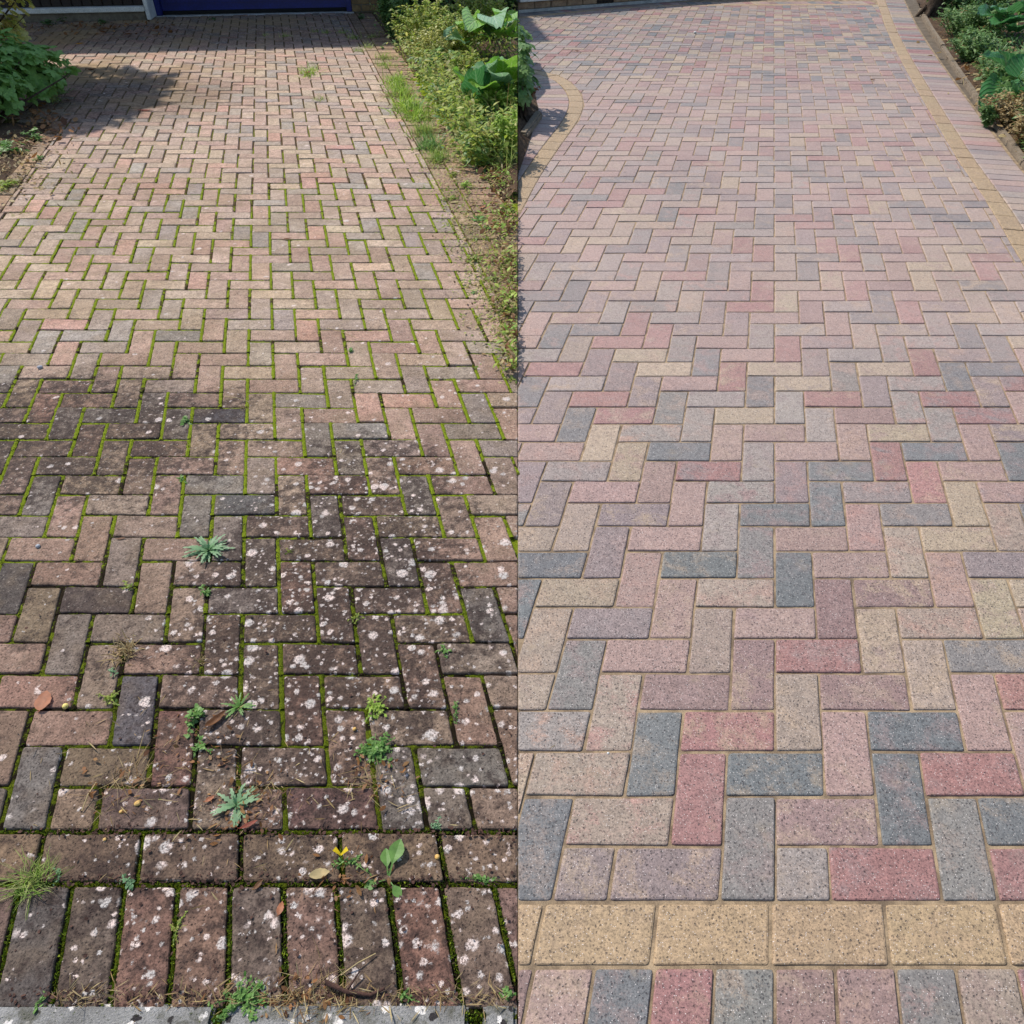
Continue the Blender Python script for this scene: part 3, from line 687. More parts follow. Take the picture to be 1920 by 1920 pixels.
def fresh_field():
    root = tag(empty('fresh_driveway'), 'clean multicoloured brick drive laid in herringbone, right of the join', kind='structure')
    out = []
    for j in range(-1, 118):
        for i in range(-60, 40):
            cl = cell(i, j, JR)
            if not cl: continue
            kind, poly = cl
            poly = [(u + rngR.gauss(0, 0.008), v + rngR.gauss(0, 0.008)) for u, v in poly]; full = list(poly)
            poly = clip_poly(poly, (0, -1), -JR)
            if len(poly) < 3: continue
            cut = len(poly) != 4 or any(abs(a[0] - b[0]) + abs(a[1] - b[1]) > 1e-9 for a, b in zip(poly, full))
            wp = [LR.w(*p) for p in poly]
            if max(p[0] for p in wp) < 0.0004: continue
            if min(p[0] for p in wp) < 0.0004: wp = clip_poly(wp, (-1, 0), -0.0004); cut = True
            if len(wp) < 3: continue
            a0 = area(wp)
            # nearest-last order: right strip (keep its left), back strip (keep its near side), curve (keep its right)
            wp = clip_line(wp, EDGE_R[::-1], 0.004)
            if len(wp) < 3: continue
            if wp[0][1] > 8.5: wp = clip_line(wp, EDGE_T, 0.004)
            if len(wp) < 3: continue
            if 3.0 < wp[0][1] < 9.0: wp = clip_line(wp, EDGE_C, 0.004)
            if len(wp) < 3: continue
            if abs(area(wp) - a0) > 1e-6: cut = True
            cx = sum(p[0] for p in wp) / len(wp); px, py = proj((cx, wp[0][1], 0))
            if cx > 6.5: continue
            k = ROWS.get(j, {}).get(i)
            if not k:
                t = rngR.uniform(0, sum(w for _, w in WEIGHT))
                for k, w in WEIGHT:
                    t -= w
                    if t <= 0: break
            out.append((wp, jit(PAL[k], rngR, 0.05), rngR.choice([0.45, 0.65, 0.85, 1.0]) if k != 'G' else 0.5, None if cut else kind))
    out.sort(key=lambda b: sum(p[1] for p in b[0]) / len(b[0]))
    lay(root, out, (M_FRESH, M_FRESH_J), rngR, 300, dict(zj=0.0007, tj=0.004, r=0.005, rough=0.0004, step=0.03, ch=0.0035))
    y0 = LR.w(0, -3.3)[1]; sheet('joint_sand', [(0, y0), (EDGE_R[0][0] + 0.3, y0)] + [(p[0] + 0.37, p[1]) for p in EDGE_R] + [(0, 12.8)], -0.0042, M_SAND, root)
fresh_field()

def resample(pts, step):
    out = [pts[0]]; 
    for a, b in zip(pts, pts[1:]):
        L = math.hypot(b[0] - a[0], b[1] - a[1]); n = max(1, int(L / step))
        for k in range(1, n + 1): out.append((a[0] + (b[0] - a[0]) * k / n, a[1] + (b[1] - a[1]) * k / n))
    return out
def smooth(pts, it=2):
    for _ in range(it):
        q = [pts[0]]
        for a, b in zip(pts, pts[1:]): q += [(a[0] * .75 + b[0] * .25, a[1] * .75 + b[1] * .25), (a[0] * .25 + b[0] * .75, a[1] * .25 + b[1] * .75)]
        pts = q + [pts[-1]]
    return pts
def course(pts, w0, w1, length, side, gap=0.006):
    "bricks laid along a line: each outline spans `length` along it and w0..w1 to one side"
    s = smooth(pts, 2); acc = [0]
    for a, b in zip(s, s[1:]): acc.append(acc[-1] + math.hypot(b[0] - a[0], b[1] - a[1]))
    def at(d):
        d = max(0, min(acc[-1] - 1e-6, d)); k = max(i for i in range(len(acc)) if acc[i] <= d); k = min(k, len(s) - 2)
        t = (d - acc[k]) / max(acc[k + 1] - acc[k], 1e-9); a, b = s[k], s[k + 1]
        return (a[0] + (b[0] - a[0]) * t, a[1] + (b[1] - a[1]) * t)
    def nrm(d):
        a, b = at(d - 0.06), at(d + 0.06); L = math.hypot(b[0] - a[0], b[1] - a[1]) or 1
        return (-(b[1] - a[1]) / L * side, (b[0] - a[0]) / L * side)
    out = []; d = 0.0
    while d + length < acc[-1]:
        d0, d1 = d + gap / 2, d + length - gap / 2; q = []
        for dd, ww in ((d0, w0), (d1, w0), (d1, w1), (d0, w1)):
            p, n_ = at(dd), nrm(dd); q.append((p[0] + n_[0] * ww, p[1] + n_[1] * ww))
        out.append(q); d += length
    return out
U = 0.1053
def fresh_courses():
    rg = random.Random(31); st = dict(zj=0.0008, tj=0.004, r=0.005, rough=0.0004, step=0.03, ch=0.0035)
    def yellow(): return jit((162, 139, 108), rg, 0.03), 0.12
    def mixed():
        t = rg.uniform(0, sum(w for _, w in WEIGHT))
        for k, w in WEIGHT:
            t -= w
            if t <= 0: break
        return jit(PAL[k], rg, 0.05), 0.4
    def keep(p, seam=True):
        if area(p) < 0: p = p[::-1]
        if min(q[0] for q in p) < 0.0004: p = clip_poly(p, (-1, 0), -0.0004)
        return p if len(p) > 2 and abs(area(p)) > 0.0008 else None
    def put(name, label, polys, colour):
        root = tag(empty(name), label, kind='structure'); br = []
        for p in polys:
            p = keep(p)
            if p: c, a = colour(); br.append((p, c, a, None))
        br.sort(key=lambda b: b[0][0][1]); lay(root, br, (M_FRESH, M_FRESH_J), rg, 300, st); return root
    # across the front
    us = [-1.57 + 2.02 * k for k in range(-1, 9)]
    off = LR.px(1228, 1745)[0] - (-1.57 + 2.02 * 1)
    put('yellow_course', 'row of sand-yellow bricks laid end to end across the front of the clean drive', [[LR.w(a, b) for a, b in ((u + off + 0.03, -1.02), (u + off + 1.99, -1.02), (u + off + 1.99, -0.04), (u + off + 0.03, -0.04))] for u in us], yellow)
    root = tag(empty('front_soldier_course'), 'row of mixed bricks side by side in front of the yellow row', kind='structure'); br = []
    u0 = LR.px(1109, 1850)[0]
    kinds = ['M', 'K', 'G', 'R', 'g', 'M', 'M', 'g', 'B', 'R', 'R', 'K']
    for n_, k in enumerate(kinds + ['P', 'R', 'g', 'K', 'B', 'M', 'G', 'L']):
        u = u0 + 1.013 * (n_ - 2)
        p = keep([LR.w(a, b) for a, b in ((u + 0.03, -3.1), (u + 0.985, -3.1), (u + 0.985, -1.08), (u + 0.03, -1.08))])
        if p: br.append((p, jit(PAL[k], rg, 0.04), 0.55, None))
    lay(root, br, (M_FRESH, M_FRESH_J), rg, 300, st)
    # right side, back and the curve by the bush
    put('yellow_course', 'long straight row of sand-yellow bricks along the right edge of the clean drive', course(EDGE_R, -0.001, 0.098, 0.211, -1), yellow)
    put('side_soldier_course', 'mixed bricks side by side outside the long yellow row at the right', course([(p[0], p[1]) for p in EDGE_R], 0.105, 0.335, 0.1055, -1, 0.005), mixed)
    put('yellow_course', 'short curved row of sand-yellow bricks round the bush on the clean drive', course(EDGE_C, 0.0, 0.105, 0.19, 1), yellow)
    put('side_soldier_course', 'mixed bricks side by side between the curved yellow row and the bush', course(EDGE_C, 0.112, 0.37, 0.1055, 1, 0.005), mixed)
    put('yellow_course', 'row of sand-yellow bricks along the foot of the white-topped wall at the back', course(EDGE_T, 0.0, 0.10, 0.211, 1), yellow)
    put('side_soldier_course', 'mixed bricks side by side between the back yellow row and the wall', course(EDGE_T, 0.107, 0.32, 0.1055, 1, 0.005), mixed)
fresh_courses()

# bed and edging on the far right
EDGE_B = [LR.w(19.3, -3.2)] + PX([(2160, 600), (1990, 400), (1920, 309), (1885, 258), (1842, 200), (1810, 155), (1767, 90), (1747, 60), (1725, 20), (1712, -10)])
def right_bed():
    rg = random.Random(41)
    s = resample(smooth(EDGE_B, 2), 0.12); mb = MB(); m = 14
    for k, (x, y) in enumerate(s):
        for b in range(m + 1):
            t = b / m; mb.v.append((x + 0.02 + 3.2 * t, y + 0.3 * t, 0.005 + 0.05 * min(1, t * 6) + rg.uniform(-0.014, 0.014)))
    for a in range(len(s) - 1):
        for b in range(m):
            q = a * (m + 1) + b; mb.f.append((q, q + 1, q + m + 2, q + m + 1)); mb.mi.append(0)
    tag(mb.build('planting_bed', M_SOIL, smooth=True), 'soil bed with dry weeds beyond the edging at far right', kind='structure')
    # sandy margin between bricks and edging
    mb = MB(); inner = resample(smooth([(p[0] + 0.30, p[1]) for p in EDGE_R], 2), 0.12)
    t = tag(empty('edging_strip'), 'weathered grey edging kerb between clean side bricks and weedy bed at far right', 'edging')
    for (a, b) in [(i, i + 1) for i in range(len(EDGE_B) - 2)]:
        A, B = Vector((*EDGE_B[a], 0)), Vector((*EDGE_B[b], 0)); d = B - A; L = d.length; m_ = MB()
        m_.box(0, L - 0.005, -0.022, 0.022, -0.08, 0.028 + rg.uniform(-0.008, 0.006), bev=0.007); o = m_.build('edging_piece', M_TIMBER, t, A); o.rotation_euler = (rg.uniform(-0.05, 0.05), 0, math.atan2(d.y, d.x))
    q = [p for p in EDGE_R]; L_ = [(p[0] + 0.02, p[1]) for p in EDGE_B]
    sheet('sandy_margin', [(EDGE_R[0][0] + 0.2, EDGE_R[0][1])] + [(p[0] + 0.22, p[1]) for p in EDGE_R[1:]] + L_[::-1], -0.0075, M_SANDY)['kind'] = 'structure'
    # soil and a stone kerb under the bush beside the join
    P_ = PX([(971, 330), (985, 290), (1003, 235), (1010, 205), (1003, 180), (985, 160), (971, 152)])
    mb = MB(); n = len(P_); mb.add([(x, y, 0.004) for x, y in P_] + [(max(0.003, x - 0.12), y, 0.07) for x, y in P_] , [(i, i + 1, n + i + 1, n + i) for i in range(n - 1)] + [tuple(range(n, 2 * n))])
    tag(mb.build('planting_bed', M_SOIL, clip=1), 'soil mound under the bush beside the join', kind='structure')
    t = tag(empty('edging_stone'), 'short grey edging stone at the foot of the bush beside the join', 'edging')
    A, B = G(972, 262), G(1002, 220); d = B - A; m_ = MB(); m_.box(0, d.length, -0.03, 0.03, -0.05, 0.045, bev=0.012); o = m_.build('stone', M_TIMBER, t, A + Vector((0.03, 0, 0))); o.rotation_euler = (0, 0, math.atan2(d.y, d.x))
right_bed()

# ------------------------------------------------------------------ buildings at the back
def garage():
    L = (GAR1 - GAR0).length; ang = math.atan2(gd.y, gd.x)
    root = tag(empty('garage', GAR0), 'garage front with dark boards, blue door and brick pier behind the mossy drive', 'garage'); root.rotation_euler = (0, 0, ang)
    def along(x):                                        # distance along the front of the photograph column x
        y = 37 + (21.5 - 37) * x / 720; return (G(x, y) - GAR0).dot(gd)
    xd0, xd1, xp = along(292), along(664), along(720)
    HG = 3.05; FW = 0.26                                    # the boarded part stands forward of the door
    # plinth, white sill and dark vertical boards left of the door
    m = MB(); m.box(-4.0, xd0 - 0.05, 0.02 - FW, 0.30, -0.1, 0.085, bev=0.01); m.build('plinth', M_MORTAR, root)
    m = MB(); m.box(-4.0, xd0 - 0.035, -0.03 - FW, 0.12, 0.087, 0.135, bev=0.006); m.build('sill', M_WHITE, root)
    m = MB(); m.box(-4.0, xd0 - 0.04, 0.09 - FW, 0.28, 0.137, HG, bev=0.0); m.build('wall', M_CLAD, root)
    me = None; x = -3.9
    while x < xd0 - 0.14:
        if me is None:
            b = MB(); b.box(-0.052, 0.052, -0.012, 0.012, 0.0, HG - 0.15, bev=0.006); o = b.build('cladding_board', M_CLAD, root, (x + 0.055, 0.076 - FW, 0.14)); me = o.data
        else: link('cladding_board', me, root, (x + 0.055, 0.076 - FW, 0.14))
        x += 0.112
    m = MB(); m.box(xd0 - 0.033, xd0 + 0.012, -0.02 - FW, 0.14, 0.004, HG, bev=0.005); m.build('corner_trim', M_WHITE, root)
    # blue up-and-over door in its frame
    d = m = MB(); m.box(xd0 + 0.08, xd1 - 0.09, 0.05, 0.085, 0.045, 2.05, bev=0.004); door = m.build('door', M_BLUE, root)
    for k in range(10):
        m = MB(); m.box(xd0 + 0.14, xd1 - 0.15, 0.032, 0.052, 0.12 + k * 0.19, 0.12 + k * 0.19 + 0.15, bev=0.008); m.build('door_panel', M_BLUE, door)
    m = MB(); m.box((xd0 + xd1) / 2 - 0.06, (xd0 + xd1) / 2 + 0.06, 0.0, 0.03, 0.98, 1.03, bev=0.01); m.build('handle', M_RUBBER, door)
    m = MB(); m.box(xd0 + 0.082, xd1 - 0.092, 0.045, 0.09, 0.012, 0.043); m.build('door_seal', M_RUBBER, door)
    for xa in (xd0 + 0.014, xd1 - 0.088):
        m = MB(); m.box(xa, xa + 0.064, 0.0, 0.12, 0.004, 2.12, bev=0.006); m.build('door_frame', M_BLUE, root)
    m = MB(); m.box(xd0 + 0.014, xd1 - 0.024, 0.0, 0.12, 2.122, 2.20, bev=0.006); m.build('lintel', M_BLUE, root)
    m = MB(); m.box(xd0 + 0.014, xp, 0.01, 0.25, 2.202, HG); m.build('wall_head', M_CLAD, root)
    m = MB(); m.box(xd0 + 0.01, xd1, -0.05, 0.14, -0.05, 0.003, bev=0.004); m.build('threshold', M_KERB, root)
    m = MB(); m.box(xd0 + 0.02, xd1 - 0.03, 0.125, 0.2, 0.0, 2.2); m.build('back_board', M_RUBBER, root)
    # brick pier
    pier = MB(); pier.box(xd1 - 0.018, xp, 0.012, 0.25, -0.05, 2.2); pr = pier.build('pier', M_MORTAR, root)
    bl, bh = 0.215, 0.065; me = {}
    for r in range(29):
        x = xd1 - 0.018 + (0.0 if r % 2 else -0.11)
        while x < xp - 0.01:
            a, b = max(x, xd1 - 0.017), min(x + bl, xp + 0.004)
            if b - a > 0.03:
                key = round(b - a, 3)
                if key not in me:
                    q = MB(); q.box(-(b - a) / 2, (b - a) / 2, -0.05, 0.0, 0, bh, bev=0.006); o = q.build('brick', M_STOCK, pr, ((a + b) / 2, 0.05, r * 0.075 + 0.005)); me[key] = o.data
                else: link('brick', me[key], pr, ((a + b) / 2, 0.05, r * 0.075 + 0.005))
            x += bl + 0.01
    m = MB(); m.box(xp - 0.03, xp, 0.26, 4.0, -0.05, HG - 0.01); m.build('side_wall', M_STOCK, root)
    m = MB(); m.box(-4.1, xp + 0.06, -0.12, 4.3, HG + 0.002, HG + 0.14, bev=0.01); m.build('roof', M_ROOF, root)
garage()

def low_wall():
    A, B = G(965, 24.5), G(1268, 1.5); A.x = max(A.x, 0.005); d = B - A; L = d.length
    root = tag(empty('house_wall', A), 'low brick wall with white sill and dark air vent behind the clean drive', 'wall'); root.rotation_euler = (0, 0, math.atan2(d.y, d.x))
    m = MB(); m.box(0.0, L + 3, 0.015, 0.22, 0.03, 0.110); m.build('wall_core', M_MORTAR, root)
    m = MB(); m.box(0.0, L + 3, -0.006, 0.22, -0.05, 0.030, bev=0.004); m.build('footing', M_KERB, root)
    me = {}
    vent_x = (G(1134, 12) - A).dot(d.normalized())
    x = 0.0
    while x < L + 3:
        a, b = x, min(L + 3, x + 0.215)
        if b - a > 0.03 and not (b > vent_x - 0.10 and a < vent_x + 0.10):
            key = round(b - a, 3)
            if key not in me:
                q = MB(); q.box(-(b - a) / 2, (b - a) / 2, -0.05, 0.0, 0, 0.066, bev=0.006); o = q.build('brick', M_STOCK2, root, ((a + b) / 2, 0.048, 0.036)); me[key] = o.data
            else: link('brick', me[key], root, ((a + b) / 2, 0.048, 0.036))
        x += 0.225
    m = MB(); m.box(vent_x - 0.125, vent_x + 0.125, -0.004, 0.0145, 0.034, 0.104, bev=0.003); v = m.build('air_vent', M_BARK, root)
    for i in range(8):
        for k in range(2):
            m = MB(); x = vent_x - 0.10 + i * 0.0286; m.box(x - 0.009, x + 0.009, -0.007, -0.0045, 0.043 + k * 0.029, 0.064 + k * 0.029); m.build('slot', M_RUBBER, v)
    m = MB(); m.box(0.0, L + 3, -0.05, 0.22, 0.113, 0.16, bev=0.006); m.build('sill', M_WHITE, root)
    m = MB(); m.box(0.0, L + 3, 0.0, 0.20, 0.163, 0.50, bev=0.006); m.build('wall_board', M_WHITE, root)
    m = MB(); m.box(0.0, L + 3, -0.03, 0.24, 0.502, 0.55, bev=0.008); m.build('coping', M_WHITE, root)
low_wall()

# ------------------------------------------------------------------ plants
def leaf(mb, p, d, L, W, droop=0.4, n=4, prof=None, mi=0, roll=0.0, fold=0.0):
    "a leaf blade starting at p towards d, arching over by `droop` radians"
    d = Vector(d).normalized(); up = Vector((0, 0, 1))
    side = d.cross(up)
    side = side.normalized() if side.length > 1e-3 else Vector((1, 0, 0))
    if roll: side = Matrix.Rotation(roll, 3, d) @ side
    pts = [Vector(p)]; cur = d.copy()
    for i in range(n):
        cur = Matrix.Rotation(-droop / n, 3, side) @ cur; pts.append(pts[-1] + cur * (L / n))
    base = len(mb.v)
    for i, q in enumerate(pts):
        t = i / n; w = W * (prof(t) if prof else math.sin(math.pi * min(1, t * 0.92 + 0.06)) ** 0.8) * 0.5
        nrm = side.cross(cur); mb.v.append(tuple(q - side * w)); 
        if fold: mb.v.append(tuple(q - nrm * 0 + Vector((0, 0, -fold * w))))
        mb.v.append(tuple(q + side * w))
    k = 3 if fold else 2
    for i in range(n):
        for j in range(k - 1):
            a = base + i * k + j; mb.f.append((a, a + 1, a + k + 1, a + k)); mb.mi.append(mi)
lobed = lambda t: (0.35 + 0.75 * math.sin(math.pi * min(1, t + 0.05))) * (1.0 if int(t * 10.999) % 2 else 0.42)
blade = lambda t: (1 - t) ** 0.6 * 0.9 + 0.06
spoon = lambda t: 0.12 if t < 0.45 else math.sin(math.pi * (t - 0.45) / 0.55 * 0.88 + 0.3)
rgP = random.Random(101)
def rnd_dir(el0, el1):
    a = rgP.uniform(0, 2 * math.pi); e = rgP.uniform(el0, el1); return Vector((math.cos(a) * math.cos(e), math.sin(a) * math.cos(e), math.sin(e)))

def rosette(px, py, rpx, label, name='weed', mats=None, n=16, w=0.28, kind=lobed, lift=(0.15, 0.75), grp='weeds growing in the joints', cat='weed', droop=0.9):
    g = G(px, py); r = rpx * KH / (py - YH) * 1.08
    t = tag(empty(name, (g.x, g.y, -0.003)), label, cat, grp)
    for k in range(n):
        mb = MB(); a = 2 * math.pi * k / n + rgP.uniform(-0.25, 0.25); e = rgP.uniform(*lift)
        L = r * rgP.uniform(0.7, 1.1)
        leaf(mb, (0, 0, 0.001), (math.cos(a) * math.cos(e), math.sin(a) * math.cos(e), math.sin(e)), L, L * w, droop * e + 0.15, 10 if kind is lobed else 6, kind, 0, rgP.uniform(-0.2, 0.2)); mb.build('leaf', mats or F_BLUE, t, (0, 0, 0))
    mb = MB()
    for k in range(n // 3):
        d = rnd_dir(0.7, 1.3); leaf(mb, (0, 0, 0.002), d, r * 0.45, r * 0.12, 0.3, 10 if kind is lobed else 5, kind)
    mb.build('young_leaves', mats or F_BLUE, t, (0, 0, 0)); return t
def tuft(px, py, rpx, label, name='grass_tuft', mats=None, n=60, w=0.05, el=(0.5, 1.4), droop=(0.3, 1.3), grp='grass tufts on the old drive', cat='grass', spread=0.25, hgt=1.0, sx=1.0, sy=1.0):
    g = G(px, py); r = rpx * KH / (py - YH)
    mb = MB()
    for k in range(n):
        d = rnd_dir(*el); q = Vector((rgP.gauss(0, r * spread * sx), rgP.gauss(0, r * spread * sy), 0))
        leaf(mb, q, d, r * rgP.uniform(0.5, 1.15) * hgt, max(0.0016, r * w * rgP.uniform(0.6, 1.2)), rgP.uniform(*droop), 4, blade, 0, rgP.uniform(-1, 1))
    o = mb.build(name, mats or F_GRASS, None, (g.x, g.y, -0.004), clip=-1 if g.x < 0 else 1); return tag(o, label, cat, grp)
def clump(px, py, rpx, label, name='weed', mats=None, n=120, ls=0.18, hgt=0.5, grp='weeds growing in the joints', cat='weed', stretch=(1, 1)):
    "low cushion of small rounded leaves on short stems"
    g = G(px, py); r = rpx * KH / (py - YH); mb = MB(); runs = max(5, n // 13)
    for k in range(runs):
        a = rgP.uniform(0, 6.283); Lr = r * rgP.uniform(0.35, 1.2); w0 = rgP.uniform(-0.5, 0.5); up = rgP.uniform(0.1, 1.0) * hgt * r; pts = []
        for i in range(5):
            t = i / 4; aa = a + w0 * t; pts.append(Vector((math.cos(aa) * Lr * t * stretch[0], math.sin(aa) * Lr * t * stretch[1], 0.001 + up * math.sin(math.pi * min(1, 0.15 + t * 0.7)))))
        mb.tube([tuple(p) for p in pts], max(0.0007, r * 0.02), max(0.0005, r * 0.01), 3)
        for i in range(max(3, n // runs)):
            t = rgP.uniform(0.1, 1.0) * 4; j = min(3, int(t)); p = pts[j].lerp(pts[j + 1], t - j); d = rnd_dir(-0.15, 0.8); L = r * ls * rgP.choice([0.45, 0.7, 1.0, 1.4])
            leaf(mb, p, d, L, L * rgP.uniform(0.35, 0.75), rgP.uniform(0.2, 1.0), 3, None, 0, rgP.uniform(-0.7, 0.7))
    o = mb.build(name, mats or F_FRESH, None, (g.x, g.y, -0.003), clip=-1 if g.x < 0 else 1); return tag(o, label, cat, grp)

rosette(392, 1032, 42, 'largest blue-green rosette weed, level with the upper lichened bricks', n=36, w=0.17, lift=(0.15, 1.0))
rosette(448, 1325, 30, 'spiky green rosette weed below the straw-coloured clump', mats=F_FRESH, n=20, w=0.17, lift=(0.1, 0.9))
rosette(443, 1510, 42, 'lobed blue-green rosette weed beside a red dead leaf, near the front edge', n=22, w=0.22, lift=(0.05, 0.7))
rosette(897, 412, 17, 'dark leafy rosette on the brick border at right of the mossy drive', mats=F_FRESH, n=14, w=0.4, kind=None)
clump(365, 1345, 28, 'green leafy weed left of the spiky rosette', n=130, ls=0.3, hgt=0.6, stretch=(0.7, 1.3))
clump(378, 1400, 22, 'small leafy weed just in front of the curled brown leaf', n=60, ls=0.3)
clump(702, 1330, 28, 'bright green round-leaved weed above the dense ferny tuft', mats=F_GRASSY, n=190, ls=0.22, hgt=0.4)
clump(707, 1408, 36, 'dense dark green ferny tuft with dead grass around it', n=460, ls=0.2, hgt=0.45)
clump(205, 1310, 26, 'sprawling weed with small olive round leaves in the joint', mats=F_LIME, n=110, ls=0.22, hgt=0.35, stretch=(0.9, 1.4))
clump(383, 1112, 20, 'small weed with a reddish tip in front of the largest rosette', n=60, ls=0.3, hgt=0.6)
clump(240, 1100, 17, 'small yellowish weed in the joint left of the ferny seedling', mats=F_LIME, n=60, ls=0.28)
clump(832, 1222, 18, 'small light green weed in a joint near the join', mats=F_FRESH, n=70, ls=0.3)
clump(348, 788, 17, 'round-leaved green weed alone in the middle of the drive', mats=F_FRESH, n=36, ls=0.4, hgt=0.5)
clump(340, 903, 18, 'flat green weed between two dark bricks', n=60, ls=0.3, hgt=0.4)
clump(656, 658, 13, 'dark green weed highest up in the mossy joints', mats=F_FRESH, n=50, ls=0.3)
clump(668, 712, 11, 'narrow green weed in a bright moss joint', n=50, ls=0.3, stretch=(0.5, 1.9))
clump(212, 1260, 12, 'tiny blue-green weed at a brick corner', mats=F_BLUE, n=26, ls=0.4)
clump(242, 1648, 22, 'pale clover-like weed between the end-laid and side-by-side rows', mats=F_BLUE, n=50, ls=0.34, hgt=0.4)
clump(110, 1640, 17, 'small grey-green weed right of the grass tuft', mats=F_BLUE, n=60, ls=0.25)
clump(668, 1622, 36, 'clover-like weed carrying a yellow flower', mats=F_FRESH, n=130, ls=0.15, hgt=0.35, stretch=(1.1, 0.6))
clump(905, 1648, 32, 'spreading small-leaved weed on the front joint by the join', mats=F_FRESH, n=90, ls=0.2, hgt=0.25, stretch=(1.1, 0.5))
clump(760, 1868, 24, 'short tufted weed by the kerb under the reddish bricks', mats=F_FRESH, n=140, ls=0.2, stretch=(1.2, 0.6))
clump(455, 1880, 56, 'broad leafy weed spilling over the kerb gap', mats=F_FRESH, n=420, ls=0.13, hgt=0.35, stretch=(1.0, 0.7))
clump(950, 1868, 26, 'small leafy weed at the kerb end beside the join', mats=F_FRESH, n=110, ls=0.22, stretch=(0.7, 0.8))
clump(70, 1880, 26, 'sprig of pale leaves lying over the kerb at left', mats=F_FRESH, n=40, ls=0.34, stretch=(0.6, 1.2))
clump(820, 1545, 16, 'pale spiky weed in the joint right of the grey brick', mats=F_BLUE, n=60, ls=0.3)
clump(330, 1745, 20, 'straggly brownish weed along a joint of the side-by-side row', mats=F_LIME, n=120, ls=0.18, hgt=0.4, stretch=(0.7, 2.2))
clump(672, 1160, 18, 'dry olive tuft in the joint between speckled bricks', mats=F_LIME, n=110, ls=0.18)
clump(540, 1035, 9, 'tiny moss clump by a dark brick', mats=F_MOSSY, n=40, ls=0.3)
clump(855, 1330, 16, 'thin pale weed in a slanting joint near the join', mats=F_FRESH, n=50, ls=0.25, stretch=(0.5, 1.8))
clump(305, 1500, 14, 'little mossy green cushion on a brown brick', mats=F_MOSSY, n=90, ls=0.2)
tuft(62, 1655, 60, 'spiky grass tuft at the left end of the end-laid row', mats=F_GRASS, n=170, w=0.028, el=(0.35, 1.4), spread=0.22)
tuft(236, 1222, 40, 'straw-coloured dried plant standing in a joint', mats=F_DRY, n=110, w=0.06, el=(0.5, 1.5), spread=0.3, hgt=0.75, cat='dead plant', name='dried_plant', grp='dry grass on the old drive')
tuft(240, 1475, 66, 'flattened dry grass across brown bricks at lower left', mats=F_DRY, n=70, w=0.02, el=(0.0, 0.4), droop=(0, 0.5), spread=0.45, cat='dead grass', name='dry_grass', grp='dry grass on the old drive')
tuft(700, 1465, 58, 'flattened dry grass round the dense ferny tuft', mats=F_DRY, n=70, w=0.02, el=(0.0, 0.4), droop=(0, 0.5), spread=0.4, cat='dead grass', name='dry_grass', grp='dry grass on the old drive')
tuft(480, 1470, 52, 'dry brown grass behind the lobed rosette', mats=F_DRY, n=60, w=0.022, el=(0.0, 0.4), droop=(0, 0.5), spread=0.4, cat='dead grass', name='dry_grass', grp='dry grass on the old drive')
tuft(600, 1890, 66, 'brown dead grass heap in the kerb gap', mats=F_DRY, n=160, w=0.02, el=(0.0, 0.6), droop=(0, 0.6), spread=0.45, cat='dead grass', name='dry_grass', grp='dry grass on the old drive')
tuft(375, 1240, 24, 'wispy dry stalk below the small reddish-tipped weed', mats=F_DRY, n=26, w=0.05, spread=0.2, cat='dead grass', name='dry_grass', grp='dry grass on the old drive')
tuft(352, 835, 30, 'wiry dead stems in front of the round-leaved weed', mats=F_DRY, n=30, w=0.04, el=(0, 0.7), spread=0.3, cat='dead grass', name='dry_grass', grp='dry grass on the old drive')
tuft(457, 765, 17, 'pale dry moss tuft right of the round-leaved weed', mats=F_DRY, n=50, w=0.08, spread=0.35, hgt=0.6, cat='dead grass', name='dry_grass', grp='dry grass on the old drive')
tuft(628, 850, 15, 'dry tuft on the moss joint left of the grey brick', mats=F_DRY, n=40, w=0.08, spread=0.35, hgt=0.7, cat='dead grass', name='dry_grass', grp='dry grass on the old drive')
tuft(415, 760, 11, 'smallest pale dry tuft among the upper bricks', mats=F_DRY, n=30, w=0.08, spread=0.4, hgt=0.6, cat='dead grass', name='dry_grass', grp='dry grass on the old drive')
tuft(582, 138, 26, 'yellow-green grass clump alone in the sunlit bricks near the garage', mats=F_GRASSY, n=110, w=0.05, spread=0.3, sy=2.2)
tuft(600, 188, 17, 'thin grass clump in front of the lone sunlit clump', mats=F_GRASS, n=60, w=0.05, spread=0.3)
for k, (x, y, r, s) in enumerate([(742, 150, 26, 'nearest the garage'), (752, 172, 28, 'second from the garage'), (765, 196, 34, 'third from the garage, lushest'), (780, 214, 30, 'fourth from the garage'), (795, 240, 26, 'short dry one before the dark one'), (806, 268, 30, 'dark green, near the middle of the strip'), (822, 290, 24, 'low one at its near end')]):
    tuft(x, y + 8, r * 1.1, 'border strip grass tuft, ' + s, mats=(F_GRASS if k in (4, 6) else F_FRESH if k == 5 else F_GRASSY), n=190, w=0.06, el=(0.5, 1.5), spread=0.35, sx=0.9, sy=1.6, grp='grass strip along the old border')
for k in range(16):
    t_ = rgP.random(); x, y = 708 + 112 * t_ + rgP.gauss(4, 9), 118 + 172 * t_ + rgP.gauss(0, 6)
    tuft(x, y, rgP.uniform(13, 22), 'small yellowing grass tuft among the taller ones of the strip beside the brick border', mats=rgP.choice([F_GRASS, F_GRASSY, F_DRY]), n=70, w=0.07, el=(0.3, 1.4), spread=0.5, grp='small tufts of the grass strip')
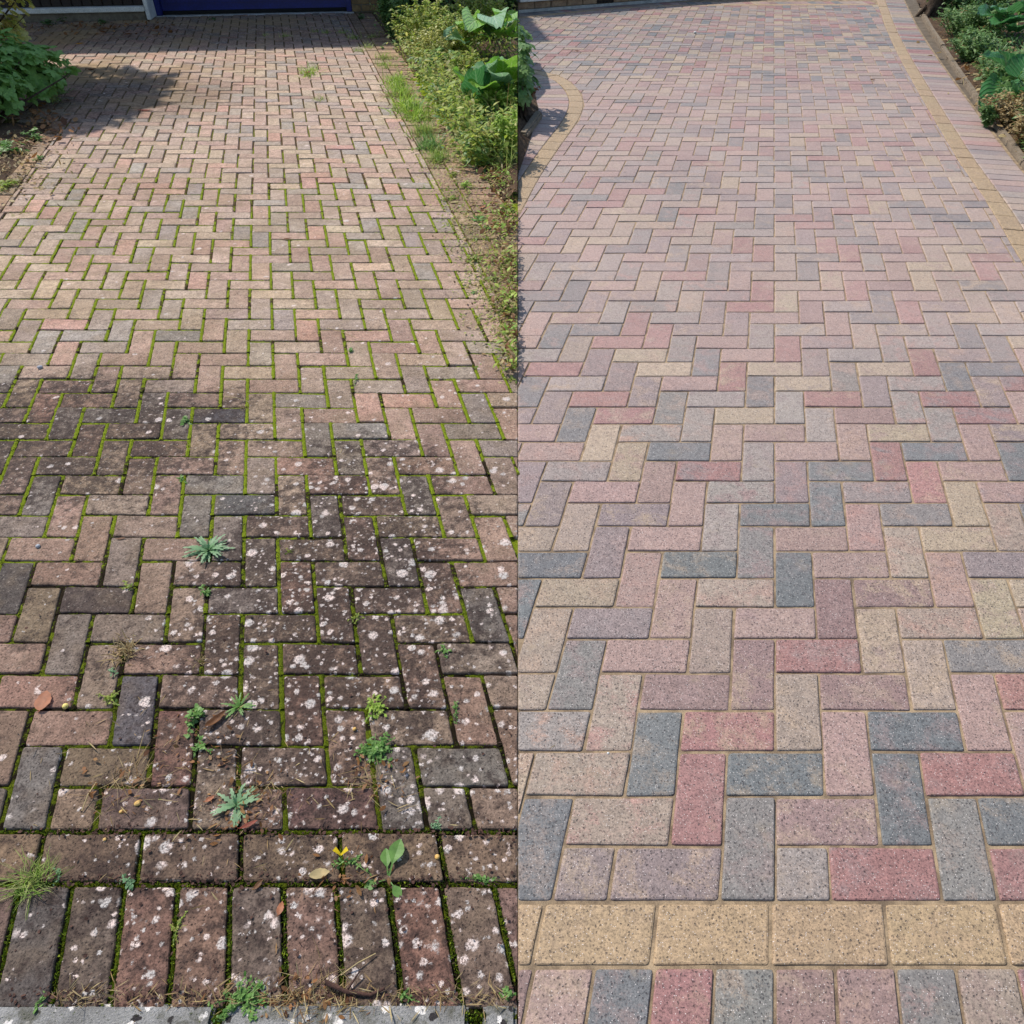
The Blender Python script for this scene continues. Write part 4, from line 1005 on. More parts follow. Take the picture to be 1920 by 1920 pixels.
for k, (x, y, r) in enumerate([(662, 72, 17), (690, 90, 17), (716, 108, 18), (700, 70, 15), (640, 62, 13), (672, 96, 13), (727, 128, 17), (612, 62, 11), (538, 68, 12), (590, 60, 10), (500, 66, 9)]):
    tuft(x, y, r, ['thin grass sprouting under the brick pier', 'grass sprout on the shade edge right of the door', 'grass clump before the border begins', 'grass sprout against the border corner', 'small grass sprout before the right door post', 'sparse grass in sunlit joints by the border', 'grass clump at the head of the grass strip', 'tiny grass sprout before the blue door, right', 'tiny grass sprout before the blue door, middle', 'tiny grass sprout before the blue door, second from right', 'tiny grass sprout before the blue door, left'][k], mats=F_GRASS, n=60, w=0.05, spread=0.4, grp='grass sprouts by the garage')
for x, y, r, m, lab in [(112, 175, 24, F_FRESH, 'grass at the foot of the big-leaved bush, in its shade'), (100, 190, 20, F_GRASS, 'sparse grass in front of the big-leaved bush')]:
    tuft(x, y, r, lab, mats=m, n=70, w=0.05, spread=0.4, grp='grass by the left bush')
for k, (x, y, r, m, lab) in enumerate([(930, 330, 30, F_GRASSY, 'bright weed patch on the border by the join, upper'), (845, 375, 17, F_LIME, 'sparse weed on the brick border above the dark rosette'), (885, 490, 22, F_LIME, 'weed patch creeping over the border bricks'), (950, 505, 30, F_GRASS, 'grassy patch against the join, middle'), (890, 550, 11, F_FRESH, 'small green weed on pinkish border bricks'), (945, 585, 17, F_GRASS, 'thin grass on the border, lower'), (962, 625, 14, F_GRASSY, 'grass blades at the join, lower'), (958, 712, 13, F_LIME, 'lowest moss-like weed of the border by the join'), (940, 460, 22, F_DRY, 'dry leafy patch on the border bricks by the join')]):
    clump(x, y, r, lab, mats=m, n=130, ls=0.24, hgt=0.4, grp='weeds on the right border')

for k, (x, y, r, m, lab) in enumerate([(915, 430, 18, F_FRESH, 'leafy weed at the near end of the grass above the lower patches'), (962, 555, 16, F_LIME, 'limp weed on crumbs at the join'), (925, 525, 16, F_GRASS, 'weed between the grassy patch and the pinkish bricks'), (958, 665, 13, F_GRASSY, 'fine weed at the lower end of the border'), (850, 330, 16, F_LIME, 'low weed at the near end of the grass strip'), (870, 350, 18, F_GRASSY, 'weed right of the low one below the grass strip'), (955, 400, 26, F_GRASSY, 'bushy weed against the join above the dry leafy patch'), (820, 305, 13, F_LIME, 'pale weed on the bricks beside the grass strip')]):
    clump(x, y, r, lab, mats=m, n=150, ls=0.22, hgt=0.5, grp='weeds on the right border')
for k, (x, y, r, m, lab) in enumerate([(800, 110, 70, F_GRASSY, 'tall grass among the feathery plants by the strip'), (850, 160, 60, F_DRY, 'tall dry stalks left of the lower big leaves'), (920, 270, 80, F_DRY, 'dry stalks in the bed below the lower big leaves'), (885, 90, 60, F_GRASSY, 'long grass between the two big-leaved clumps'), (950, 320, 60, F_GRASS, 'long grass at the join above the bright weed patch'), (790, 60, 60, F_DRY, 'dry stalks beside the dark corner shrub')]):
    tuft(x, y, r, lab, mats=m, n=60, w=0.025, el=(0.8, 1.5), droop=(0.1, 0.9), spread=0.3, hgt=1.2, grp='long grass and stalks in the old bed')
# dandelion seedling: four spoon leaves on stalks
g = G(728, 1648); t = tag(empty('seedling', g), 'seedling with four broad light green leaves beside the clover-like weed', 'weed', 'weeds growing in the joints')
for dx, dy, dz, L in ((-0.2, 1, 0.55, 0.058), (0.25, 1, 0.7, 0.075), (-1, -0.35, 0.3, 0.048), (0.5, -0.6, 0.25, 0.045)):
    mb = MB(); leaf(mb, (0, 0, 0), (dx, dy, dz), L, L * 0.42, 0.6, 8, spoon, 0, 0, 0.2); mb.build('leaf', F_FRESH, t, (0, 0, 0))
g = G(642, 1612); t = tag(empty('flower', g), 'small yellow flower with two upright petals over the clover-like weed', 'flower')
for dx in (-0.55, 0.5):
    mb = MB(); leaf(mb, (0, 0, 0.02), (dx, 0.35, 0.55), 0.018, 0.008, 0.3, 4, lambda t_: 0.4 + 0.8 * t_); mb.build('petal', F_YELLOW, t)
mb = MB(); mb.tube([(0, -0.01, -0.005), (0, 0, 0.02)], 0.0012, 0.0012, 4); mb.build('stem', F_FRESH, t)

def dead_leaf(px, py, Lpx, label, ang, mats=F_BROWN, w=0.6, curl=0.5, grp='fallen leaves', z=0.004):
    g = G(px, py); L = Lpx * KH / (py - YH) * 1.1; mb = MB(); n, m = 9, 4
    for a in range(n + 1):
        t = a / n; wd = L * w * 0.5 * math.sin(math.pi * (0.04 + 0.94 * t)) ** 0.75 * (1 - 0.25 * t)
        for b in range(-m // 2, m // 2 + 1):
            q = b / (m / 2); mb.v.append(((t - 0.5) * L, q * wd * (1 + 0.08 * math.sin(a * 3)), abs(q) * wd * curl * 0.5 + L * 0.12 * curl * (2 * t - 1) ** 2 + rgP.uniform(0, 0.0012)))
    for a in range(n):
        for b in range(m): i = a * (m + 1) + b; mb.f.append((i, i + 1, i + m + 2, i + m + 1)); mb.mi.append(0)
    mb.tube([(-L * 0.5, 0, 0.001), (-L * 0.62, 0.002, 0.0035)], 0.0011, 0.0009, 4)
    o = mb.build('fallen_leaf', mats, None, (g.x, g.y, z), smooth=True, clip=-1 if g.x < 0 and px > 900 else None); o.rotation_euler = (0, 0, ang); return tag(o, label, 'leaf', grp)
dead_leaf(83, 1316, 40, 'whole rust-brown fallen leaf lying on a brick at left', 1.75, F_RUST, 0.75, 0.25)
dead_leaf(407, 1353, 40, 'curled narrow brown leaf beside the spiky rosette', 0.9, F_BROWN, 0.4, 1.4)
dead_leaf(527, 1705, 22, 'small orange leaf standing in a joint of the side-by-side row', 1.5, F_RUST, 0.6, 0.6)
dead_leaf(468, 1548, 30, 'narrow dark red leaf beside the lobed rosette', 0.5, F_RED, 0.3, 0.5)
dead_leaf(395, 1500, 18, 'pink-brown leaf scrap left of the lobed rosette', 0.7, F_RUST, 0.5, 0.7)
dead_leaf(600, 1640, 34, 'pale pinkish leaf scrap under the clover-like weed', 0.2, F_DRY, 0.6, 0.3)
dead_leaf(486, 1660, 20, 'grey-brown leaf scrap on an end-laid brick', 1.0, F_BROWN, 0.5, 0.6)
dead_leaf(852, 381, 15, 'cream yellow leaf on the brick border', 0.3, F_DRY, 0.7, 0.4)
dead_leaf(578, 141, 14, 'rust leaf caught in the lone sunlit grass clump', 1.2, F_RED, 0.6, 0.5, z=0.02)
dead_leaf(172, 132, 16, 'brown curled leaf in the bush shadow', 0.3, F_BROWN, 0.5, 0.9)
dead_leaf(150, 83, 13, 'orange-yellow leaf in front of the dark boards', 0.5, foliage_mat('amber_leaf', [(214, 150, 30), (220, 160, 50)]), 0.5, 0.6)
dead_leaf(272, 208, 26, 'orange debris in the edge of the bush shadow', 0.1, F_RED, 0.35, 0.3)
dead_leaf(772, 218, 17, 'rusty leaf on the grass strip', 0.8, F_RED, 0.6, 0.7, z=0.03)
dead_leaf(850, 215, 14, 'dark red leaf against the edging board', 0.2, F_RED, 0.6, 0.4, z=0.03)
dead_leaf(905, 278, 24, 'brown leaf in the bed above the bright weed patch', 0.4, F_BROWN, 0.6, 0.5, z=0.03)
dead_leaf(912, 300, 22, 'dark brown leaf below another in the bed', 1.2, F_BROWN, 0.6, 0.5, z=0.03)
dead_leaf(912, 338, 26, 'brown leaf at the foot of the bright weed patch', 0.0, F_BROWN, 0.5, 0.5, z=0.02)
dead_leaf(925, 382, 17, 'small brown leaf above the dark rosette', 0.3, F_BROWN, 0.6, 0.5)
dead_leaf(905, 390, 15, 'tan leaf right beside the dark rosette', 1.0, F_RUST, 0.6, 0.5)
dead_leaf(940, 560, 20, 'pale green fallen leaf near the join', 0.0, F_LIME, 0.6, 0.3)
dead_leaf(228, 1452 - 440, 14, 'thin brown leaf scrap on an upper left brick', 0.2, F_BROWN, 0.4, 0.4)
dead_leaf(540, 450, 14, 'small dark leaf caught in the upper joints', 0.5, F_BROWN, 0.5, 0.7)
dead_leaf(1636, 151, 9, 'small dark leaf on the clean bricks at upper right', 0.2, F_BROWN, 0.6, 0.8)
dead_leaf(1082, 97, 8, 'small dark leaf scrap on the far clean bricks', 0.0, F_BROWN, 0.6, 0.8)
dead_leaf(1163, 111, 7, 'second dark leaf scrap right of another on the far clean bricks', 0.5, F_BROWN, 0.6, 0.8)
dead_leaf(1846, 1500, 1, 'speck of dead leaf', 0, F_BROWN) if False else None

def pebble(px, py, rpx, label, mat):
    g = G(px, py); r = rpx * KH / (py - YH); bm = bmesh.new(); bmesh.ops.create_icosphere(bm, subdivisions=2, radius=r)
    for v in bm.verts: v.co *= rgP.uniform(0.9, 1.08); v.co.z *= 0.7
    me = bpy.data.meshes.new('pebble'); bm.to_mesh(me); bm.free(); me.materials.append(mat); me.polygons.foreach_set('use_smooth', [True] * len(me.polygons))
    tag(link('pebble', me, None, (g.x, g.y, r * 0.6)), label, 'pebble', 'pebbles on the old drive')
M_PEB = simple('amber_pebble', (206, 160, 84), (220, 186, 120), 40, 0.6); M_PEBY = simple('cream_pebble', (222, 206, 120), (206, 186, 110), 40, 0.6); M_PEBG = simple('grey_pebble', (176, 178, 184), (150, 152, 156), 60, 0.7)
pebble(124, 1326, 6, 'round pale yellow seed in the joint by the whole fallen leaf', M_PEBY)
pebble(259, 1508, 6, 'amber pebble on a brown brick left of the rosette', M_PEB)
pebble(228, 1523, 4, 'smaller amber pebble just below the amber one', M_PEB)
pebble(197, 1575, 3.5, 'tiny amber chip on an end-laid brick', M_PEB)
pebble(665, 1368, 4, 'orange pebble left of the dense ferny tuft', M_PEB)
pebble(820, 1608, 5, 'tan pebble in the joint near the join', M_PEB)
pebble(72, 1026, 4.5, 'flat grey pebble on an upper left brick', M_PEBG)
pebble(76, 691, 5, 'whitish pebble in a joint high on the left', M_PEBG)
pebble(1303, 63, 3, 'white chip on the far clean bricks', M_WHITE)
pebble(1140, 1413, 2.5, 'tiny white chip in a sandy joint of the clean drive', M_WHITE)

A, B_, C_, D_ = G(612, 1846), G(650, 1862), G(695, 1868), G(722, 1856)
mb = MB(); mb.tube([(A.x, A.y, 0.012), (B_.x, B_.y, 0.006), (C_.x, C_.y, 0.006), (D_.x, D_.y, 0.008)], 0.0048, 0.0026, 6); mb.tube([(B_.x, B_.y, 0.006), (B_.x + 0.02, B_.y + 0.03, 0.014)], 0.0022, 0.0012, 5)
tag(mb.build('twig', M_TWIG, smooth=True), 'curved brown twig lying over the side-by-side bricks by the kerb', 'twig')
for k, (a, b, lab) in enumerate([((155, 1522), (182, 1470), 'pale straw leaning over the half brick at left'), ((640, 1830), (705, 1790), 'pale straw above the brown twig'), ((613, 617), (668, 636), 'pale straw across a joint near the upper weeds'), ((420, 745), (470, 757), 'thin white straw right of the round-leaved weed'), ((570, 1860), (578, 1905), 'pale straw hanging over the kerb gap')]):
    A, B_ = G(*a), G(*b); m_ = (A + B_) / 2; mb = MB(); mb.tube([(A.x, A.y, 0.004), (m_.x, m_.y, 0.012), (B_.x, B_.y, 0.006)], 0.0013, 0.001, 4); tag(mb.build('straw', F_DRY), lab, 'straw', 'loose straws')

# thin dry litter that nobody could count
def litter(name, label, region, n, size, mats, side, seed, zmax=0.01, ws=(0.08, 0.3, 0.6)):
    rg = random.Random(seed); mb = MB()
    for _ in range(n):
        x, y = region(rg); g = G(x, y); s_ = size * rg.uniform(0.5, 1.5); d = Vector((rg.uniform(-1, 1), rg.uniform(-1, 1), rg.uniform(-0.2, 0.4)))
        leaf(mb, (g.x, g.y, rg.uniform(0.001, zmax)), d, s_, s_ * rg.choice(ws), rg.uniform(-0.5, 0.8), 3, None, 0, rg.uniform(-0.6, 0.6))
    tag(mb.build(name, mats, None, clip=side), label, 'leaf litter', kind='stuff')
litter('leaf_litter', 'dry leaf scraps and straw strewn along the right border of the mossy drive', lambda r: (lambda t: (800 + 150 * t + r.gauss(45, 30), 270 + 420 * t + r.gauss(0, 20)))(r.random()), 2200, 0.02, F_DRY, -1, 61, 0.012, (0.08, 0.15, 0.4))
litter('soil_scatter', 'crumbs of soil and moss over the old border bricks', lambda r: (lambda t: (735 + 215 * t + r.gauss(30, 24), 150 + 530 * t + r.gauss(0, 24)))(r.random()), 700, 0.010, M_SOIL, -1, 75, 0.008, (0.4, 0.7, 1.0))
litter('soil_scatter', 'green moss and seedling crumbs over the old border bricks', lambda r: (lambda t: (735 + 215 * t + r.gauss(30, 28), 150 + 530 * t + r.gauss(0, 24)))(r.random()), 3400, 0.014, F_LIME, -1, 76, 0.014, (0.3, 0.5))
litter('leaf_litter', 'brown leaf scraps strewn in the bed beside the old border', lambda r: (lambda t: (850 + 110 * t + r.gauss(45, 26), 230 + 330 * t + r.gauss(0, 22)))(r.random()), 500, 0.035, F_BROWN, -1, 62, 0.04)
litter('leaf_litter', 'leaf scraps under the bush at the left edge', lambda r: (r.gauss(45, 38), r.gauss(300, 38)), 700, 0.026, F_DRY, None, 63, 0.02)
litter('leaf_litter', 'brown leaf scraps on the soil under the left bush', lambda r: (r.gauss(80, 30), r.gauss(235, 22)), 260, 0.045, F_BROWN, None, 64, 0.03)
litter('leaf_litter', 'straw scraps on the lichened bricks near the front', lambda r: (r.gauss(430, 200), r.gauss(1480, 90)), 150, 0.022, F_DRY, None, 65, 0.006, (0.05, 0.07, 0.1))
litter('leaf_litter', 'dry scraps along the front joint by the kerb', lambda r: (r.uniform(100, 960), r.gauss(1872, 12)), 420, 0.02, F_DRY, -1, 66, 0.008, (0.04, 0.06, 0.09))
litter('soil_scatter', 'dark crumbs and grit along the joints near the front', lambda r: (r.uniform(20, 965), r.choice([r.gauss(1652, 7), r.gauss(1562, 6), r.gauss(1870, 8), r.uniform(1150, 1850)])), 1500, 0.006, M_TWIG, -1, 80, 0.005, (0.3, 0.6, 0.9))
litter('leaf_litter', 'pale and brown crumbled bits round the front weeds', lambda r: (lambda c: (r.gauss(c[0], 42), r.gauss(c[1], 26)))(r.choice([(240, 1478), (470, 1480), (440, 1530), (700, 1455), (600, 1885), (520, 1870), (380, 1390), (660, 1645)])), 620, 0.012, F_BROWN, -1, 81, 0.007, (0.08, 0.15, 0.5))
litter('leaf_litter', 'leaf scraps on the dark strip in front of the garage boards', lambda r: (r.uniform(20, 330), r.gauss(52, 8)), 300, 0.05, F_BROWN, None, 67, 0.02)
litter('leaf_litter', 'dry scraps on the soil beyond the far right edging', lambda r: (lambda t: (1750 + 190 * t + r.gauss(38, 26), 60 + 260 * t + r.gauss(-5, 14)))(r.random()), 900, 0.045, F_DRY, 1, 68, 0.05)
litter('leaf_litter', 'brown leaf scraps under the dry weeds at far right', lambda r: (lambda t: (1750 + 190 * t + r.gauss(45, 30), 50 + 220 * t + r.gauss(-5, 14)))(r.random()), 700, 0.05, F_BROWN, 1, 69, 0.05)

def feathery(px, py, hpx, wpx, label, mats, name='shrub', n=34, per=30, ls=0.05, grp='bedding plants beside the old drive', cat='plant', stemmat=None, z=0.0, lean=(0, 0), droop=0.7, wd=0.4, clip=None):
    "many-stemmed plant: arching stems, small leaves all along them"
    g = G(px, py); k = KH / (py - YH); h = hpx * k * 1.55; w = wpx * k * 0.62; n = int(n * 1.5); per = int(per * 1.6); ls = ls * 0.82
    t = tag(empty(name, (g.x, g.y, z)), label, cat, grp); st = MB(); fo = MB()
    for i in range(n):
        a = rgP.uniform(0, 6.283); q = math.sqrt(rgP.random()); hh = h * rgP.uniform(0.55, 1.0) * (1 - 0.35 * q)
        p0 = Vector((math.cos(a) * q * w * 0.35, math.sin(a) * q * w * 0.35, 0)); p1 = Vector((math.cos(a) * q * w + lean[0] * hh, math.sin(a) * q * w + lean[1] * hh, hh))
        pts = []
        for s_ in range(6):
            u = s_ / 5; p = p0.lerp(p1, u); p.z = hh * (1 - (1 - u) ** (1.5)); p += Vector((math.cos(a), math.sin(a), 0)) * (w * 0.25 * u * u) + Vector((rgP.gauss(0, 0.006), rgP.gauss(0, 0.006), 0)); pts.append(p)
        st.tube(pts, 0.0028, 0.0012, 3)
        for j in range(per):
            u = rgP.uniform(0.12, 1.0) * 5; s_ = min(4, int(u)); p = pts[s_].lerp(pts[s_ + 1], u - s_)
            L = ls * rgP.uniform(0.6, 1.3); leaf(fo, p, rnd_dir(-0.3, 0.9), L, L * wd, droop, 3, None, 0, rgP.uniform(-0.6, 0.6))
    c_ = clip if clip else (-1 if g.x < 0 and px > 500 else (1 if g.x > 0 else None))
    def cl(o):
        pass
    st.build('stem', stemmat or mats, t, (0, 0, 0)) if not c_ else clip_child(st, 'stem', stemmat or mats, t, g, c_)
    (fo.build('foliage', mats, t, (0, 0, 0)) if not c_ else clip_child(fo, 'foliage', mats, t, g, c_))['kind'] = 'stuff'
    return t
def clip_child(mb, name, mats, parent, g, side):
    "as MB.build, trimmed along the line x = 0 although the mesh is in its parent's coordinates"
    mb.v = [(x + g.x, y, z) for x, y, z in mb.v]
    o = mb.build(name, mats, parent, (0, 0, 0), clip=side)
    for v in o.data.vertices: v.co.x -= g.x
    return o

feathery(760, 60, 75, 60, 'dark leafy shrub at the corner of the garage pier', F_DARK, 'shrub', 40, 34, 0.07)
feathery(742, 70, 60, 40, 'grey-green twiggy shrub in front of the dark one by the pier', F_CRANE, 'shrub', 26, 30, 0.06)
feathery(800, 95, 66, 80, 'yellow-green feathery plant behind the grass strip', F_LIME, 'bedding_plant', 46, 34, 0.045)
feathery(815, 128, 55, 80, 'pale feathery plant beside the edging board', F_GOLD, 'bedding_plant', 40, 34, 0.04)
feathery(860, 110, 58, 80, 'loose yellow-green plant between the two big-leaved clumps', F_LIME, 'bedding_plant', 44, 34, 0.045)
feathery(835, 145, 38, 50, 'fresh green small-leaved plant at the top of the edging board', F_FRESH, 'bedding_plant', 30, 26, 0.04)
feathery(870, 165, 45, 60, 'olive plant left of the lower big-leaved clump', F_LIME, 'bedding_plant', 36, 30, 0.04)
feathery(905, 60, 55, 80, 'olive weeds behind the upper big-leaved clump', F_LIME, 'bedding_plant', 40, 30, 0.05)
feathery(905, 250, 42, 70, 'green leafy plant below the lower big-leaved clump', F_FRESH, 'bedding_plant', 40, 34, 0.035)
feathery(950, 235, 58, 70, 'pale green plant against the join, under the big leaves', F_GRASSY, 'bedding_plant', 44, 34, 0.04)
feathery(930, 285, 36, 70, 'twiggy yellowing plant on the bed above the brown leaves', F_LIME, 'bedding_plant', 36, 28, 0.032)
feathery(958, 300, 70, 50, 'tall stalky green plant at the join', F_GRASSY, 'bedding_plant', 34, 30, 0.035)
feathery(885, 225, 30, 40, 'bluish small-leaved plant with an orange bloom by the edging', F_FRESH, 'bedding_plant', 24, 26, 0.03)
feathery(820, 30, 60, 120, 'dark undergrowth behind the bed near the pier', F_DARK, 'shrub', 50, 30, 0.08)
feathery(930, 22, 60, 120, 'dark undergrowth behind the bed near the join', F_DARK, 'shrub', 50, 30, 0.08)

# broad-leaved plants; each leaf a part
def broad_leaf(parent, base, aim, L, W, tilt, mat, side, g, rib=True):
    mb = MB(); n, m = 12, 8; uvs = []
    d = Vector(aim).normalized(); s_ = d.cross(Vector((0, 0, 1))); s_ = s_.normalized() if s_.length > 1e-3 else Vector((1, 0, 0)); nr = s_.cross(d)
    s_ = Matrix.Rotation(tilt, 3, d) @ s_; nr = s_.cross(d)
    for a in range(n + 1):
        t = a / n; wd = W * 0.5 * (math.sin(math.pi * (0.10 + 0.88 * t)) ** 0.55) * (1.05 - 0.15 * t)
        for b in range(m + 1):
            q = b / m * 2 - 1
            p = Vector(base) + d * (L * t) + s_ * (wd * q * (1 + 0.05 * math.sin(t * 21 + q * 2))) + nr * (abs(q) ** 1.5 * wd * 0.30 + 0.018 * math.sin(t * 9 + q * 5) * abs(q) - 0.35 * L * t * t * 0.5)
            mb.v.append(tuple(p)); uvs.append((b / m, t))
    for a in range(n):
        for b in range(m): i = a * (m + 1) + b; mb.f.append((i, i + 1, i + m + 2, i + m + 1)); mb.mi.append(0)
    me_n = 'leaf'
    me = bpy.data.meshes.new(me_n); me.from_pydata(mb.v, [], mb.f); me.materials.append(mat); me.polygons.foreach_set('use_smooth', [True] * len(me.polygons))
    uv = me.uv_layers.new(name='UVMap')
    for lp in me.loops: uv.data[lp.index].uv = uvs[lp.vertex_index]
    if side:
        bm = bmesh.new(); bm.from_mesh(me); bmesh.ops.bisect_plane(bm, geom=bm.verts[:] + bm.edges[:] + bm.faces[:], plane_co=(-g.x + 0.003 * side, 0, 0), plane_no=(-side, 0, 0), clear_outer=True)
        if not bm.verts: bm.free(); bpy.data.meshes.remove(me); return None
        bm.to_mesh(me); bm.free()
    return link('leaf', me, parent)
def broad_plant(px, py, leaves, label, side, mats, z=0.02, grp='broad-leaved plants'):
    "leaves: (pixel of the leaf base, pixel of its tip, height of base, height of tip, width)"
    g = G(px, py); g.z = z; t = tag(empty('broad_leaved_plant', g), label, 'plant', grp); st = MB()
    for k, (b, e, hb, he, w) in enumerate(leaves):
        B0, E0 = G(*b, hb) - g, G(*e, he) - g; d = E0 - B0
        broad_leaf(t, B0, d, d.length * 1.06, w, rgP.uniform(-0.5, 0.5), mats[k % len(mats)], side, g)
        st.tube([(0, 0, -0.02), (B0.x * 0.5, B0.y * 0.5, B0.z * 0.7), tuple(B0), tuple(B0 + d * 0.25)], 0.008, 0.005, 5)
    for k in range(10):                                     # lower leaves all round
        a = rgP.uniform(0, 6.283); e = rgP.uniform(0.15, 0.8); d = Vector((math.cos(a) * math.cos(e), math.sin(a) * math.cos(e), math.sin(e))); L = rgP.uniform(0.14, 0.22)
        broad_leaf(t, d * 0.12 + Vector((0, 0, 0.04)), d, L, L * 0.85, rgP.uniform(-0.5, 0.5), mats[k % len(mats)], side, g)
        st.tube([(0, 0, -0.02), tuple(d * 0.13 + Vector((0, 0, 0.04)))], 0.007, 0.005, 5)
    clip_child(st, 'stem', M_BERG, t, g, side) if side else st.build('stem', M_BERG, t)
broad_plant(945, 205, [((885, 190), (862, 128), 0.12, 0.34, 0.22), ((900, 185), (885, 118), 0.15, 0.42, 0.22), ((905, 205), (852, 195), 0.10, 0.16, 0.26), ((925, 150), (910, 98), 0.2, 0.45, 0.26), ((945, 150), (942, 92), 0.2, 0.46, 0.26), ((955, 160), (975, 100), 0.2, 0.45, 0.28), ((950, 185), (985, 160), 0.15, 0.25, 0.24), ((915, 170), (900, 140), 0.2, 0.38, 0.22), ((940, 170), (925, 120), 0.18, 0.40, 0.24), ((900, 215), (880, 180), 0.1, 0.22, 0.2)], 'lower big-leaved glossy plant at the join, above the feathery weeds', -1, [M_BERG, M_BERG2, M_BERG, M_BERG3, M_BERG])
broad_plant(930, 75, [((880, 50), (872, 12), 0.25, 0.5, 0.24), ((900, 45), (895, 5), 0.3, 0.6, 0.26), ((925, 40), (920, -10), 0.3, 0.65, 0.28), ((950, 40), (962, -8), 0.3, 0.6, 0.3), ((930, 62), (912, 32), 0.22, 0.4, 0.24), ((950, 66), (940, 36), 0.2, 0.4, 0.26), ((960, 65), (985, 40), 0.2, 0.4, 0.24), ((870, 75), (838, 62), 0.2, 0.28, 0.22), ((905, 60), (890, 25), 0.2, 0.45, 0.22)], 'upper big-leaved plant beside the join, partly yellowing', -1, [M_BERG, M_BERG, M_BERG3, M_BERG, M_BERG2])
broad_plant(1905, 165, [((1893, 135), (1858, 95), 0.15, 0.30, 0.26), ((1895, 140), (1885, 90), 0.18, 0.36, 0.24), ((1890, 150), (1856, 180), 0.12, 0.10, 0.24), ((1910, 145), (1935, 100), 0.2, 0.35, 0.26), ((1905, 180), (1918, 150), 0.12, 0.26, 0.16)], 'dark green broad-leaved plant at far right behind the dry weeds', 1, [M_BERG2])
broad_plant(1900, 45, [((1870, 35), (1848, 12), 0.2, 0.34, 0.26), ((1890, 30), (1885, -10), 0.2, 0.45, 0.28), ((1895, 45), (1868, 30), 0.2, 0.3, 0.24), ((1910, 40), (1935, 10), 0.2, 0.4, 0.28), ((1905, 60), (1912, 35), 0.15, 0.3, 0.22)], 'broad-leaved plant in the top right corner', 1, [M_BERG2])

# low cover that closes the beds
def cover(name, label, region, n, size, mats, side, seed, zmax):
    rg = random.Random(seed); mb = MB()
    for _ in range(n):
        x, y = region(rg); g = G(x, y); z = 0.02 + zmax * rg.random() ** 1.6; s_ = size * rg.uniform(0.5, 1.4); a = rg.uniform(0, 6.283); e = rg.uniform(-0.2, 1.2)
        leaf(mb, (g.x, g.y, z), (math.cos(a) * math.cos(e), math.sin(a) * math.cos(e), math.sin(e)), s_, s_ * rg.choice([0.12, 0.35, 0.5]), 0.6, 3, None, 0, rg.uniform(-0.6, 0.6))
    tag(mb.build(name, mats, None, clip=side), label, 'ground cover', kind='stuff')
def wedge(r):
    t = r.random(); y = 30 + 290 * t; x0 = 735 + 160 * t; return (r.choice([r.uniform(x0 - 4, 985), x0 + r.gauss(6, 20)]), y)
cover('ground_cover', 'mixed low green growth filling the bed between the mossy drive and the join', wedge, 9000, 0.045, F_LIME, -1, 71, 0.22)
cover('ground_cover', 'dark low growth deep in the bed between the mossy drive and the join', wedge, 2600, 0.05, F_CRANE, -1, 72, 0.14)
VERGE = (0.02, 0.05, 0.13, 0.28, 0.33, 0.47, 0.52, 0.66, 0.71, 0.86, 0.97)
def verge(r):
    c = r.choice(VERGE); t = min(1, max(0, c + r.gauss(0, 0.035))); y = 300 + 400 * t; x0 = 893 + 62 * t; return (x0 + r.gauss(46 * (1 - 0.6 * t), 17), y)
cover('ground_cover', 'low green weeds over the border bricks by the join', verge, 900, 0.026, F_GRASSY, -1, 77, 0.045)
cover('ground_cover', 'low dull weeds over the border bricks by the join', verge, 550, 0.024, F_LIME, -1, 78, 0.03)
cover('ground_cover', 'dry growth over the border bricks by the join', verge, 1000, 0.026, F_DRY, -1, 79, 0.03)
cover('ground_cover', 'brown dead growth over the border bricks by the join', verge, 700, 0.03, F_BROWN, -1, 82, 0.025)
def fright(r):
    t = r.random(); y = 5 + 300 * t; x0 = 1738 + 190 * t; return (x0 + 4 + abs(r.gauss(0, 66)), y)
cover('ground_cover', 'olive low growth filling the bed at far right', fright, 8000, 0.055, F_CRANE, 1, 73, 0.14)
cover('ground_cover', 'dry brown low growth in the bed at far right', fright, 1300, 0.05, F_DRY, 1, 74, 0.12)

